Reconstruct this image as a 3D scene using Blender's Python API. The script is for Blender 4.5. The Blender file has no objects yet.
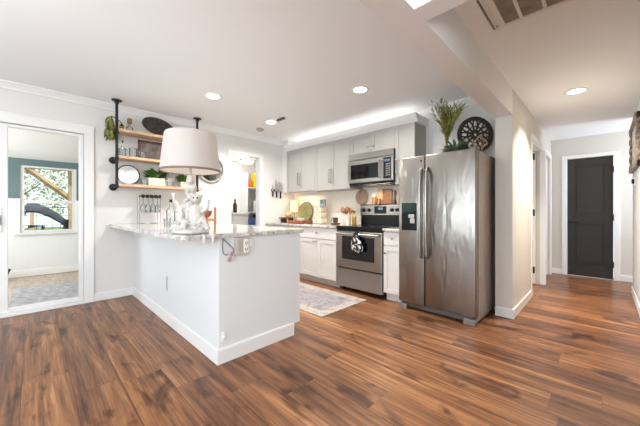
import bpy, bmesh, math, random
from mathutils import Vector, Matrix
random.seed(7)
PI = math.pi
S = bpy.context.scene
C = S.collection

# ------------------------------------------------------------------ camera
cam_d = bpy.data.cameras.new('camera')
cam = bpy.data.objects.new('camera', cam_d); C.objects.link(cam)
cam_d.sensor_width = 36.0
cam_d.lens = 285.45 / 640 * 36.0
cam_d.shift_y = -1.69 / 640
cam_d.clip_start = 0.02
cam.location = (0, 0, 1.12)
cam.rotation_euler = (PI / 2, 0, 0.7809 - PI / 2)
S.camera = cam

# ------------------------------------------------------------------ world, daylight, exposure
S.view_settings.view_transform = 'Standard'
S.view_settings.look = 'None'
S.view_settings.gamma = 1.0
S.view_settings.use_curve_mapping = False
S.view_settings.exposure = 0.74
S.cycles.diffuse_bounces = 6
S.cycles.max_bounces = 14
S.cycles.transparent_max_bounces = 12
S.cycles.caustics_reflective = False
S.cycles.caustics_refractive = False

w = bpy.data.worlds.new('sky'); S.world = w; w.use_nodes = True
bgn = w.node_tree.nodes['Background']
bgn.inputs[0].default_value = (0.80, 0.90, 1.0, 1); bgn.inputs[1].default_value = 1.0

def area(name, loc, direction, sx, sy, power, col=(1, 1, 1), spread=180, parent=None, shape='RECTANGLE', rot=None):
    d = bpy.data.lights.new(name, 'AREA'); d.shape = shape
    d.size = sx; d.size_y = sy; d.energy = power; d.color = col; d.spread = math.radians(spread)
    o = bpy.data.objects.new(name, d); C.objects.link(o); o.location = loc
    o.rotation_euler = Vector(direction).to_track_quat('-Z', 'Y').to_euler()
    if rot is not None: o.rotation_euler = rot
    if parent: o.parent = parent
    return o

sun_d = bpy.data.lights.new('sun', 'SUN'); sun_d.energy = 1.6; sun_d.angle = 0.02; sun_d.color = (1, .95, .86)
sun = bpy.data.objects.new('sun', sun_d); C.objects.link(sun)
sun.rotation_euler = Vector((-0.55, 0.75, -0.9)).to_track_quat('-Z', 'Y').to_euler()

DAY = (0.80, 0.91, 1.0)
# assumed daylight standing in assumed window openings of the dining side, behind the camera
area('assumed_daylight_west_a', (-3.12, 2.6, 1.45), (1, -.05, .30), 1.3, 1.5, 32, DAY)
area('assumed_daylight_west_b', (-3.12, 0.2, 1.45), (1, 0, .26), 1.3, 1.5, 72, DAY)
area('assumed_daylight_south', (-0.6, -2.92, 1.4), (0, 1, .28), 1.9, 1.7, 56, (0.86, 0.94, 1.0))
# added fill without a fixture, out of view, aimed up to brighten the ceiling
area('ceiling_fill_dining', (-1.2, 1.7, 1.75), (0, 0, 1), 1.0, 1.0, 20, (.95, .98, 1.0), 180)
area('ceiling_fill_entry', (.35, -1.1, 1.75), (0, 0, 1), .5, .5, 9, (.95, .98, 1.0), 180)  # second added fill, no fixture, lifts the ceiling towards the hall
# bare area lamps added as assumed daylight; no windows are built where they stand
area('assumed_daylight_sunroom', (-1.5, 5.8, 1.4), (1, 0, -.1), 1.8, 1.4, 32, (.96, .98, 1))  # stands in for an unseen, assumed side window of the sun room
area('assumed_daylight_alcove', (6.2, -1.52, 1.5), (0, 1, -.35), .6, 1.2, 34, (.8, .88, 1.0))  # alcove has no window; lamp added for the bluish glare on the hall floor
area('added_fill_bedroom', (5.3, 2.7, 1.5), (0, -1, 0), 1.4, 1.2, 34, DAY)  # lamp added to light the windowless room off the hall

# ------------------------------------------------------------------ helpers
def lin(c):
    return tuple(((v / 255) / 12.92 if v / 255 <= 0.04045 else (((v / 255) + .055) / 1.055) ** 2.4) for v in c) + (1,)

def mat(name, rgb, rough=.5, metal=0, bump=0, bscale=60, bdist=.002, emit=None, estr=0, var=0, vscale=8, spec=None, stretch=None):
    m = bpy.data.materials.new(name); m.use_nodes = True
    nt = m.node_tree; b = nt.nodes['Principled BSDF']
    b.inputs['Base Color'].default_value = lin(rgb); b.inputs['Roughness'].default_value = rough
    b.inputs['Metallic'].default_value = metal
    if spec is not None: b.inputs['Specular IOR Level'].default_value = spec
    if emit:
        b.inputs['Emission Color'].default_value = lin(emit); b.inputs['Emission Strength'].default_value = estr
    if bump or var:
        tc = nt.nodes.new('ShaderNodeTexCoord'); mp = nt.nodes.new('ShaderNodeMapping')
        nt.links.new(tc.outputs['Object'], mp.inputs[0])
        if stretch: mp.inputs['Scale'].default_value = stretch
    if bump:
        n = nt.nodes.new('ShaderNodeTexNoise'); n.inputs['Scale'].default_value = bscale
        n.inputs['Detail'].default_value = 3
        bp = nt.nodes.new('ShaderNodeBump'); bp.inputs['Strength'].default_value = bump; bp.inputs['Distance'].default_value = bdist
        nt.links.new(mp.outputs[0], n.inputs['Vector']); nt.links.new(n.outputs['Fac'], bp.inputs['Height'])
        nt.links.new(bp.outputs[0], b.inputs['Normal'])
    if var:
        n2 = nt.nodes.new('ShaderNodeTexNoise'); n2.inputs['Scale'].default_value = vscale; n2.inputs['Detail'].default_value = 5
        r = nt.nodes.new('ShaderNodeValToRGB')
        lo = tuple(max(0, v * (1 - var)) for v in rgb); hi = tuple(min(255, v * (1 + var)) for v in rgb)
        r.color_ramp.elements[0].position = .3; r.color_ramp.elements[1].position = .7
        r.color_ramp.elements[0].color = lin(lo); r.color_ramp.elements[1].color = lin(hi)
        nt.links.new(mp.outputs[0], n2.inputs['Vector']); nt.links.new(n2.outputs['Fac'], r.inputs[0])
        nt.links.new(r.outputs[0], b.inputs['Base Color'])
    return m

def glass_mat(name, tint=(1, 1, 1), gloss=.10, rough=.02, body=0.0, bodycol=(220, 225, 225)):
    m = bpy.data.materials.new(name); m.use_nodes = True
    nt = m.node_tree; nt.nodes.clear()
    out = nt.nodes.new('ShaderNodeOutputMaterial')
    tr = nt.nodes.new('ShaderNodeBsdfTransparent'); tr.inputs[0].default_value = (*tint, 1)
    gl = nt.nodes.new('ShaderNodeBsdfGlossy'); gl.inputs['Roughness'].default_value = rough
    lw = nt.nodes.new('ShaderNodeLayerWeight'); lw.inputs[0].default_value = gloss
    mx = nt.nodes.new('ShaderNodeMixShader')
    nt.links.new(lw.outputs['Fresnel'], mx.inputs[0]); nt.links.new(tr.outputs[0], mx.inputs[1]); nt.links.new(gl.outputs[0], mx.inputs[2])
    last = mx
    if body:
        df = nt.nodes.new('ShaderNodeBsdfDiffuse'); df.inputs[0].default_value = lin(bodycol)
        m2 = nt.nodes.new('ShaderNodeMixShader'); m2.inputs[0].default_value = body
        nt.links.new(mx.outputs[0], m2.inputs[1]); nt.links.new(df.outputs[0], m2.inputs[2]); last = m2
    nt.links.new(last.outputs[0], out.inputs[0])
    return m

class MB:
    def __init__(s): s.bm = bmesh.new()
    def box(s, x0, x1, y0, y1, z0, z1, bev=0, seg=2, rot=None):
        r = bmesh.ops.create_cube(s.bm, size=1); vs = r['verts']
        for v in vs:
            v.co = Vector(((x0 + x1) / 2 + v.co.x * (x1 - x0), (y0 + y1) / 2 + v.co.y * (y1 - y0), (z0 + z1) / 2 + v.co.z * (z1 - z0)))
        if bev:
            es = list({e for v in vs for e in v.link_edges})
            bmesh.ops.bevel(s.bm, geom=es, offset=bev, segments=seg, profile=.5, affect='EDGES')
        return s
    def ring(s, pts):
        return [s.bm.verts.new(p) for p in pts]
    def skin(s, rings, cap=True, closed=True):
        for a, b in zip(rings, rings[1:]):
            n = len(a)
            for i in range(n if closed else n - 1):
                j = (i + 1) % n
                try: s.bm.faces.new((a[i], a[j], b[j], b[i]))
                except ValueError: pass
        if cap:
            for r, f in ((rings[0], True), (rings[-1], False)):
                try: s.bm.faces.new(list(reversed(r)) if f else r)
                except ValueError: pass
        return s
    def lathe(s, prof, c=(0, 0, 0), n=24, axis='z', cap=True, sx=1, sy=1):
        rings = []
        for r, h in prof:
            pts = []
            for i in range(n):
                t = 2 * PI * i / n; a, b = r * math.cos(t) * sx, r * math.sin(t) * sy
                p = {'z': (a, b, h), 'x': (h, a, b), 'y': (b, h, a)}[axis]
                pts.append(Vector(c) + Vector(p))
            rings.append(s.ring(pts))
        return s.skin(rings, cap)
    def tube(s, pts, r, n=10, cap=True, flat=1.0):
        pts = [Vector(p) for p in pts]; rs = r if isinstance(r, (list, tuple)) else [r] * len(pts)
        up = None; rings = []
        for i, p in enumerate(pts):
            d = (pts[min(i + 1, len(pts) - 1)] - pts[max(i - 1, 0)]).normalized()
            if up is None:
                up = Vector((0, 0, 1)) if abs(d.z) < .9 else Vector((1, 0, 0))
            u = d.cross(up).normalized(); v = u.cross(d).normalized(); up = v
            rings.append(s.ring([p + (u * math.cos(2 * PI * k / n) + v * math.sin(2 * PI * k / n) * flat) * rs[i] for k in range(n)]))
        return s.skin(rings, cap)
    def ball(s, c, r, n=12, rot=None):
        r = r if isinstance(r, (tuple, list)) else (r, r, r)
        m = Matrix.Translation(c) @ (rot.to_4x4() if rot else Matrix.Identity(4)) @ Matrix.Diagonal((*r, 1))
        bmesh.ops.create_uvsphere(s.bm, u_segments=n, v_segments=max(6, n // 2 + 2), radius=1, matrix=m)
        return s
    def prism(s, poly, a0, a1, axis='z'):
        def P(p, h): return {'z': (p[0], p[1], h), 'x': (h, p[0], p[1]), 'y': (p[0], h, p[1])}[axis]
        A = s.ring([P(p, a0) for p in poly]); B = s.ring([P(p, a1) for p in poly])
        return s.skin([A, B])
    def leaf(s, base, direction, length, width, bend=.3):
        d = Vector(direction).normalized(); side = d.cross(Vector((0, 0, 1)))
        if side.length < .05: side = Vector((1, 0, 0))
        side.normalize(); up = side.cross(d).normalized(); b = Vector(base)
        prev = None
        for k, (t, ww) in enumerate(((0, .15), (.35, 1), (.7, .75), (1, .05))):
            p = b + d * length * t - up * length * bend * t * t
            r = (s.bm.verts.new(p - side * width * ww / 2), s.bm.verts.new(p + side * width * ww / 2))
            if prev: s.bm.faces.new((prev[0], prev[1], r[1], r[0]))
            prev = r
        return s
    def xf(s, m):
        bmesh.ops.transform(s.bm, matrix=m, verts=s.bm.verts); return s

def wloc(o):
    v = Vector((0, 0, 0))
    while o: v = v + o.location; o = o.parent
    return v

def obj(name, mb, m, parent=None, smooth=False, loc=None, label=None, flat=30):
    """link the collected shape (world coordinates) as one mesh object, its origin at its base or at its parent's"""
    bm = mb.bm
    bmesh.ops.recalc_face_normals(bm, faces=bm.faces)
    if parent is not None:
        off = wloc(parent); place = Vector((0, 0, 0))
    else:
        if loc is None:
            xs = [v.co for v in bm.verts]
            loc = ((min(v.x for v in xs) + max(v.x for v in xs)) / 2, (min(v.y for v in xs) + max(v.y for v in xs)) / 2, min(v.z for v in xs))
        off = Vector(loc); place = Vector(loc)
    for v in bm.verts: v.co -= off
    me = bpy.data.meshes.new(name); bm.to_mesh(me); bm.free()
    me.materials.append(m)
    if smooth:
        me.shade_smooth()
        try: me.set_sharp_from_angle(angle=math.radians(flat))
        except Exception: pass
    o = bpy.data.objects.new(name, me); C.objects.link(o); o.location = place
    if parent is not None: o.parent = parent
    if label: o['label'] = label
    return o

def thing(name, label, cat, loc, group=None, rz=0):
    o = bpy.data.objects.new(name, None); C.objects.link(o); o.location = loc; o.rotation_euler = (0, 0, rz)
    o.empty_display_size = .05
    o['label'] = label; o['category'] = cat
    if group: o['group'] = group
    return o

def tag(o, label, cat, group=None, kind=None):
    o['label'] = label; o['category'] = cat
    if group: o['group'] = group
    if kind: o['kind'] = kind
    return o

def struct(name, mb, m, parent=None, smooth=False, label=None):
    o = obj(name, mb, m, parent, smooth)
    if parent is None: o['kind'] = 'structure'
    if label: o['label'] = label
    return o

def dup(root, loc, label, rz=None):
    r = root.copy(); C.objects.link(r); r.location = loc; r['label'] = label
    if rz is not None: r.rotation_euler = (0, 0, rz)
    for ch in list(root.children):
        c = ch.copy(); C.objects.link(c); c.parent = r
        for g in ch.children:
            d = g.copy(); C.objects.link(d); d.parent = c
    return r

# ------------------------------------------------------------------ materials
WALL = mat('wall_paint', (216, 213, 209), .75, bump=.15, bscale=90, bdist=.001)
HALLWALL = mat('hall_paint', (207, 202, 194), .7, bump=.15, bscale=90, bdist=.001)
CEIL = mat('ceiling_paint', (238, 241, 243), .85, bump=.25, bscale=45, bdist=.002)
TRIM = mat('trim_white', (228, 227, 225), .4)
PENW = mat('peninsula_paint', (217, 218, 218), .45, bump=.1, bscale=60, bdist=.001)
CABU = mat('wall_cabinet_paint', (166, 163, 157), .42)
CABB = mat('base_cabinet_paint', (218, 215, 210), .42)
DARKDOOR = mat('charcoal_brown_paint', (40, 34, 28), .6)
BLACK = mat('black_iron', (26, 25, 26), .45, .3)
BLKPL = mat('black_plastic', (13, 13, 15), .3, spec=.3)
BLKGLASS = mat('black_glass', (14, 15, 17), .06)
CHROME = mat('brushed_nickel', (168, 164, 158), .3, 1)
WHITEP = mat('white_plastic', (232, 230, 224), .35)
BEIGEP = mat('beige_plastic', (182, 175, 166), .45)
PORC = mat('white_porcelain', (196, 191, 184), .28, bump=.9, bscale=45, bdist=.012)
OAK = mat('oak_shelf', (200, 168, 134), .5, var=.14, vscale=7, stretch=(1.2, 12, 12))
BROWNW = mat('walnut_wood', (92, 58, 40), .5, var=.3, vscale=9, stretch=(2, 14, 14))
REDW = mat('cherry_wood', (152, 84, 52), .45, var=.2, vscale=9, stretch=(8, 2, 8))
TANW = mat('tan_wood', (186, 128, 78), .5, var=.2, vscale=9, stretch=(10, 10, 2))
DKTRAY = mat('dark_bronze_tray', (64, 56, 50), .4, .3, var=.35, vscale=22)
GREEN = mat('leaf_green', (72, 104, 44), .55, var=.35, vscale=30)
SAGE = mat('succulent_green', (92, 112, 82), .55, var=.3, vscale=30)
GRASSG = mat('dried_grass_green', (112, 112, 50), .6, var=.35, vscale=25)
OLIVE = mat('olive_leaf', (104, 108, 56), .6, var=.5, vscale=26)
CREAM = mat('cream_ceramic', (226, 214, 190), .35)
SHADE = mat('linen_shade', (194, 185, 178), .9, bump=.3, bscale=140, bdist=.001, stretch=(1, 1, .15))
BRAID = mat('shade_braid', (128, 108, 94), .8)
GOLD = mat('honey_oil', (158, 128, 62), .2)
YELLOW = mat('yellow_plastic', (226, 180, 40), .4)
ORANGE = mat('orange_plastic', (196, 116, 48), .4)
BLUE = mat('blue_plastic', (62, 92, 158), .4)
GREY = mat('grey_plastic', (122, 122, 120), .5)
PLATEW = mat('plate_glaze', (232, 232, 230), .2)
OLIVEPL = mat('olive_glaze', (128, 122, 78), .3, var=.18, vscale=10)
COPPER = mat('copper_metal', (186, 116, 82), .3, .8)
TEAL = mat('teal_paint', (98, 118, 118), .7)
SUNWHITE = mat('sunroom_white', (238, 238, 234), .6)
LUMBER = mat('pergola_lumber', (190, 160, 122), .7, var=.2, vscale=10, stretch=(2, 2, 12))
GLASS = glass_mat('window_glass', gloss=.08)
CLEAR = glass_mat('drinking_glass', tint=(.93, .94, .94), gloss=.25, body=.10)
STEELD = mat('steel_dark', (112, 110, 108), .35, .9)
GRASS = mat('lawn', (96, 118, 62), .9, var=.3, vscale=3)

def steel(name, rgb, rough=.27, wave=.0, wscale=(1, 2.2, .55)):
    m = mat(name, rgb, rough, 1.0)
    nt = m.node_tree; b = nt.nodes['Principled BSDF']
    tc = nt.nodes.new('ShaderNodeTexCoord'); mp = nt.nodes.new('ShaderNodeMapping'); mp.inputs['Scale'].default_value = wscale
    n = nt.nodes.new('ShaderNodeTexNoise'); n.inputs['Scale'].default_value = 3.2; n.inputs['Detail'].default_value = 1.0
    n.inputs['Distortion'].default_value = .6
    mp2 = nt.nodes.new('ShaderNodeMapping'); mp2.inputs['Scale'].default_value = (1, 2, 260)
    n2 = nt.nodes.new('ShaderNodeTexNoise'); n2.inputs['Scale'].default_value = 2.0
    b1 = nt.nodes.new('ShaderNodeBump'); b1.inputs['Strength'].default_value = wave; b1.inputs['Distance'].default_value = .05
    b2 = nt.nodes.new('ShaderNodeBump'); b2.inputs['Strength'].default_value = .05; b2.inputs['Distance'].default_value = .001
    L = nt.links.new
    L(tc.outputs['Object'], mp.inputs[0]); L(tc.outputs['Object'], mp2.inputs[0])
    L(mp.outputs[0], n.inputs['Vector']); L(mp2.outputs[0], n2.inputs['Vector'])
    L(n.outputs['Fac'], b1.inputs['Height']); L(n2.outputs['Fac'], b2.inputs['Height'])
    L(b1.outputs[0], b2.inputs['Normal']); L(b2.outputs[0], b.inputs['Normal'])
    return m
STEEL = steel('stainless_steel', (160, 156, 150), .3, .02)
FRIDGESTEEL = steel('fridge_stainless', (150, 145, 138), .31, .16, (1, 3.6, 1.1))
FRIDGESIDE = mat('fridge_side_grey', (150, 142, 132), .4, .3)

def floor_material():
    m = bpy.data.materials.new('hickory_planks'); m.use_nodes = True
    nt = m.node_tree; L = nt.links.new; N = nt.nodes.new; b = nt.nodes['Principled BSDF']
    tc = N('ShaderNodeTexCoord'); sp = N('ShaderNodeSeparateXYZ'); L(tc.outputs['Object'], sp.inputs[0])
    def math_(op, a, bb=None):
        n = N('ShaderNodeMath'); n.operation = op
        for k, v in enumerate((a, bb)):
            if v is None: continue
            if isinstance(v, (int, float)): n.inputs[k].default_value = v
            else: L(v, n.inputs[k])
        return n.outputs[0]
    W, LEN = .2295, 1.42
    px = math_('DIVIDE', math_('ADD', sp.outputs[0], .011), W)
    row = math_('FLOOR', px); fx = math_('FRACT', px)
    wn = N('ShaderNodeTexWhiteNoise'); wn.noise_dimensions = '1D'; L(row, wn.inputs['W'])
    py = math_('ADD', math_('DIVIDE', sp.outputs[1], LEN), math_('MULTIPLY', wn.outputs['Value'], 7.0))
    col = math_('FLOOR', py); fy = math_('FRACT', py)
    pid = math_('ADD', math_('MULTIPLY', row, 17.13), math_('MULTIPLY', col, 5.71))
    w2 = N('ShaderNodeTexWhiteNoise'); w2.noise_dimensions = '1D'; L(pid, w2.inputs['W'])
    # grain: long along y, shifted plank by plank
    cb = N('ShaderNodeCombineXYZ')
    L(math_('MULTIPLY', sp.outputs[0], 11.0), cb.inputs[0]); L(math_('MULTIPLY', sp.outputs[1], .75), cb.inputs[1])
    L(math_('MULTIPLY', w2.outputs['Value'], 40.0), cb.inputs[2])
    n1 = N('ShaderNodeTexNoise'); n1.inputs['Scale'].default_value = 1.0; n1.inputs['Detail'].default_value = 6; n1.inputs['Roughness'].default_value = .62
    n1.inputs['Distortion'].default_value = 1.1
    L(cb.outputs[0], n1.inputs['Vector'])
    cb2 = N('ShaderNodeCombineXYZ')
    L(math_('MULTIPLY', sp.outputs[0], 90.0), cb2.inputs[0]); L(math_('MULTIPLY', sp.outputs[1], 2.4), cb2.inputs[1]); L(math_('MULTIPLY', w2.outputs['Value'], 40.0), cb2.inputs[2])
    n2 = N('ShaderNodeTexNoise'); n2.inputs['Scale'].default_value = 1.0; n2.inputs['Detail'].default_value = 4
    L(cb2.outputs[0], n2.inputs['Vector'])
    # dark knots
    cb3 = N('ShaderNodeCombineXYZ')
    L(math_('MULTIPLY', sp.outputs[0], 4.2), cb3.inputs[0]); L(math_('MULTIPLY', sp.outputs[1], 1.7), cb3.inputs[1]); L(math_('MULTIPLY', w2.outputs['Value'], 30.0), cb3.inputs[2])
    n3 = N('ShaderNodeTexNoise'); n3.inputs['Scale'].default_value = 1.0; n3.inputs['Detail'].default_value = 3; n3.inputs['Distortion'].default_value = 1.6
    L(cb3.outputs[0], n3.inputs['Vector'])
    cb4 = N('ShaderNodeCombineXYZ')
    L(math_('MULTIPLY', sp.outputs[0], 36.0), cb4.inputs[0]); L(math_('MULTIPLY', sp.outputs[1], 1.4), cb4.inputs[1]); L(math_('MULTIPLY', w2.outputs['Value'], 23.0), cb4.inputs[2])
    n4 = N('ShaderNodeTexNoise'); n4.inputs['Scale'].default_value = 1.0; n4.inputs['Detail'].default_value = 5; n4.inputs['Roughness'].default_value = .65; n4.inputs['Distortion'].default_value = .8
    L(cb4.outputs[0], n4.inputs['Vector'])
    r = N('ShaderNodeValToRGB'); e = r.color_ramp.elements
    e[0].position = .33; e[0].color = lin((54, 34, 24)); e[1].position = .70; e[1].color = lin((186, 135, 91))
    k = e.new(.44); k.color = lin((101, 65, 43)); k = e.new(.55); k.color = lin((139, 93, 61))
    s1 = math_('ADD', math_('ADD', math_('MULTIPLY', n1.outputs['Fac'], .50), math_('MULTIPLY', n4.outputs['Fac'], .38)), math_('MULTIPLY', n2.outputs['Fac'], .14))
    s2 = math_('ADD', s1, math_('MULTIPLY', math_('SUBTRACT', w2.outputs['Value'], .52), .10))
    L(s2, r.inputs[0])
    kr = N('ShaderNodeValToRGB'); kr.color_ramp.elements[0].position = .57; kr.color_ramp.elements[1].position = .70
    kr.color_ramp.elements[0].color = (1, 1, 1, 1); kr.color_ramp.elements[1].color = (.34, .29, .27, 1)
    L(n3.outputs['Fac'], kr.inputs[0])
    mx = N('ShaderNodeMix'); mx.data_type = 'RGBA'; mx.blend_type = 'MULTIPLY'; mx.inputs[0].default_value = 1
    L(r.outputs[0], mx.inputs[6]); L(kr.outputs[0], mx.inputs[7])
    # seams
    ex = math_('MINIMUM', fx, math_('SUBTRACT', 1.0, fx)); ey = math_('MULTIPLY', math_('MINIMUM', fy, math_('SUBTRACT', 1.0, fy)), LEN / W)
    sm = math_('MAXIMUM', math_('LESS_THAN', ex, .012), math_('MULTIPLY', math_('LESS_THAN', ey, .007), .45))
    m2 = N('ShaderNodeMix'); m2.data_type = 'RGBA'; m2.blend_type = 'MIX'
    L(math_('MULTIPLY', sm, .6), m2.inputs[0]); L(mx.outputs[2], m2.inputs[6]); m2.inputs[7].default_value = lin((60, 38, 26))
    L(m2.outputs[2], b.inputs['Base Color'])
    b.inputs['Roughness'].default_value = .33
    b.inputs['Specular IOR Level'].default_value = .36
    bp = N('ShaderNodeBump'); bp.inputs['Strength'].default_value = .25; bp.inputs['Distance'].default_value = .002
    L(math_('SUBTRACT', n2.outputs['Fac'], math_('MULTIPLY', sm, .8)), bp.inputs['Height']); L(bp.outputs[0], b.inputs['Normal'])
    return m
FLOOR = floor_material()

def granite_material():
    m = bpy.data.materials.new('granite'); m.use_nodes = True
    nt = m.node_tree; L = nt.links.new; N = nt.nodes.new; b = nt.nodes['Principled BSDF']
    tc = N('ShaderNodeTexCoord')
    n1 = N('ShaderNodeTexNoise'); n1.inputs['Scale'].default_value = 9; n1.inputs['Detail'].default_value = 8; n1.inputs['Roughness'].default_value = .7; n1.inputs['Distortion'].default_value = 1.2
    n2 = N('ShaderNodeTexNoise'); n2.inputs['Scale'].default_value = 60; n2.inputs['Detail'].default_value = 4
    L(tc.outputs['Object'], n1.inputs['Vector']); L(tc.outputs['Object'], n2.inputs['Vector'])
    ad = N('ShaderNodeMath'); ad.operation = 'MULTIPLY_ADD'; L(n2.outputs['Fac'], ad.inputs[0]); ad.inputs[1].default_value = .45
    L(n1.outputs['Fac'], ad.inputs[2])
    r = N('ShaderNodeValToRGB'); e = r.color_ramp.elements
    e[0].position = .50; e[0].color = lin((118, 110, 104)); e[1].position = .84; e[1].color = lin((208, 204, 198))
    k = e.new(.64); k.color = lin((158, 151, 144)); k = e.new(.72); k.color = lin((192, 187, 180))
    L(ad.outputs[0], r.inputs[0]); L(r.outputs[0], b.inputs['Base Color'])
    b.inputs['Roughness'].default_value = .12
    return m
GRANITE = granite_material()

def towel_material():
    m = mat('patterned_towel', (230, 228, 222), .9)
    nt = m.node_tree; L = nt.links.new; N = nt.nodes.new
    tc = N('ShaderNodeTexCoord'); n = N('ShaderNodeTexNoise'); n.inputs['Scale'].default_value = 10; n.inputs['Detail'].default_value = 1; n.inputs['Distortion'].default_value = 2
    r = N('ShaderNodeValToRGB'); r.color_ramp.interpolation = 'CONSTANT'
    r.color_ramp.elements[0].color = lin((30, 32, 34)); r.color_ramp.elements[1].position = .55; r.color_ramp.elements[1].color = lin((222, 220, 214))
    L(tc.outputs['Object'], n.inputs['Vector']); L(n.outputs['Fac'], r.inputs[0]); L(r.outputs[0], nt.nodes['Principled BSDF'].inputs['Base Color'])
    return m
TOWEL = towel_material()

def rug_material():
    m = mat('faded_rug', (190, 180, 176), .95)
    nt = m.node_tree; L = nt.links.new; N = nt.nodes.new
    tc = N('ShaderNodeTexCoord'); sp = N('ShaderNodeSeparateXYZ'); L(tc.outputs['Object'], sp.inputs[0])
    def M(op, a, bb=0.0):
        n = N('ShaderNodeMath'); n.operation = op
        for k, v in enumerate((a, bb)):
            if isinstance(v, (int, float)): n.inputs[k].default_value = v
            else: L(v, n.inputs[k])
        return n.outputs[0]
    HX, HY = .40, .95
    dx = M('SUBTRACT', HX, M('ABSOLUTE', sp.outputs[0])); dy = M('SUBTRACT', HY, M('ABSOLUTE', sp.outputs[1]))
    d = M('MINIMUM', dx, dy)
    inner = M('GREATER_THAN', d, .125)
    n = N('ShaderNodeTexNoise'); n.inputs['Scale'].default_value = 11; n.inputs['Detail'].default_value = 6; n.inputs['Roughness'].default_value = .7; n.inputs['Distortion'].default_value = 1
    L(tc.outputs['Object'], n.inputs['Vector'])
    r1 = N('ShaderNodeValToRGB'); r1.color_ramp.elements[0].position = .35; r1.color_ramp.elements[1].position = .66
    r1.color_ramp.elements[0].color = lin((126, 125, 132)); r1.color_ramp.elements[1].color = lin((178, 168, 164))
    r2 = N('ShaderNodeValToRGB'); r2.color_ramp.elements[0].position = .35; r2.color_ramp.elements[1].position = .6
    r2.color_ramp.elements[0].color = lin((164, 144, 134)); r2.color_ramp.elements[1].color = lin((190, 181, 174))
    L(n.outputs['Fac'], r1.inputs[0]); L(n.outputs['Fac'], r2.inputs[0])
    mx = N('ShaderNodeMix'); mx.data_type = 'RGBA'; L(inner, mx.inputs[0]); L(r2.outputs[0], mx.inputs[6]); L(r1.outputs[0], mx.inputs[7])
    L(mx.outputs[2], nt.nodes['Principled BSDF'].inputs['Base Color'])
    return m
RUG = rug_material()

def panel_material(name, rgb, axis=0, pitch=.1):
    """painted boards with narrow grooves"""
    m = mat(name, rgb, .55)
    nt = m.node_tree; L = nt.links.new; N = nt.nodes.new
    tc = N('ShaderNodeTexCoord'); sp = N('ShaderNodeSeparateXYZ'); L(tc.outputs['Object'], sp.inputs[0])
    a = N('ShaderNodeMath'); a.operation = 'DIVIDE'; L(sp.outputs[axis], a.inputs[0]); a.inputs[1].default_value = pitch
    f = N('ShaderNodeMath'); f.operation = 'FRACT'; L(a.outputs[0], f.inputs[0])
    g = N('ShaderNodeMath'); g.operation = 'GREATER_THAN'; L(f.outputs[0], g.inputs[0]); g.inputs[1].default_value = .06
    bp = N('ShaderNodeBump'); bp.inputs['Strength'].default_value = .5; bp.inputs['Distance'].default_value = .003
    L(g.outputs[0], bp.inputs['Height']); L(bp.outputs[0], nt.nodes['Principled BSDF'].inputs['Normal'])
    return m
SUNBOARD = panel_material('sunroom_boards', (232, 234, 232), 0, .14)

# ------------------------------------------------------------------ room shell
YW, XB, ZC, ZH = 4.484, 3.75, 2.49, 2.40      # side wall, back wall, ceilings
YC0, YC1 = .668, .825                          # the wall and beam between kitchen and hall
struct('floor', MB().box(-3.3, 6.9, -3.2, 6.6, -.12, 0), FLOOR)
struct('wall_left', MB().box(-3.32, -.33, YW, YW + .12, 0, 2.6).box(-.33, .446, YW, YW + .12, 2.06, 2.6).box(.446, 2.378, YW, YW + .12, 0, 2.6)
       .box(2.378, 2.942, YW, YW + .12, 2.11, 2.6).box(2.942, 4.5, YW, YW + .12, 0, 2.6), WALL)
struct('wall_back', MB().box(XB, XB + .12, YC1, YW, 0, 2.6), WALL)
struct('ceiling', MB().box(-3.3, XB + .12, YC1, YW, ZC, ZC + .1).box(-3.3, 1.338, -3.1, YC0, ZC, ZC + .1), CEIL)
struct('ceiling_hall', MB().box(1.46, 6.9, -1.7, YC0, ZH, ZH + .1), CEIL)
# the beam over the opening and the header across the hall mouth
struct('beam_kitchen', MB().box(-3.3, 3.52, YC0, YC1, 2.124, ZC + .1), TRIM)
struct('beam_hall', MB().box(1.338, 1.466, -.29, YC0, 2.124, ZC + .1), TRIM)
struct('wall_hall', MB().box(3.52, 4.65, YC0, YC1, 0, ZC + .1).box(4.65, 5.48, YC0, YC1, 2.04, ZC + .1).box(5.48, 5.80, YC0, YC1, 0, ZC + .1)
       .box(5.80, 6.44, YC0, YC1, 2.04, ZC + .1).box(6.44, 6.76, YC0, YC1, 0, ZC + .1), HALLWALL)
struct('wall_end', MB().box(6.64, 6.76, .451, YC0, 0, ZH).box(6.64, 6.76, -.127, .451, 2.035, ZH).box(6.64, 6.76, -1.7, -.127, 0, ZH), HALLWALL)
struct('wall_right', MB().box(1.466, 5.78, -.41, -.29, 0, ZH), HALLWALL)
struct('wall_alcove', MB().box(5.66, 5.78, -1.7, -.41, 0, ZH).box(5.66, 6.76, -1.75, -1.6, 0, ZH), HALLWALL)
struct('wall_dining', MB().box(1.338, 1.466, -3.1, -.29, 0, ZC + .1), WALL)
# walls behind the camera, with assumed window openings
struct('wall_west', MB().box(-3.32, -3.2, -3.1, YW, 0, .7).box(-3.32, -3.2, -3.1, YW, 2.2, 2.6).box(-3.32, -3.2, -3.1, -.45, .7, 2.2)
       .box(-3.32, -3.2, .85, 1.95, .7, 2.2).box(-3.32, -3.2, 3.25, YW, .7, 2.2), WALL)
struct('wall_south', MB().box(-3.3, -1.55, -3.12, -3.0, 0, 2.6).box(.35, 1.46, -3.12, -3.0, 0, 2.6).box(-1.55, .35, -3.12, -3.0, 2.25, 2.6).box(-1.55, .35, -3.12, -3.0, 0, .55), WALL)

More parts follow.
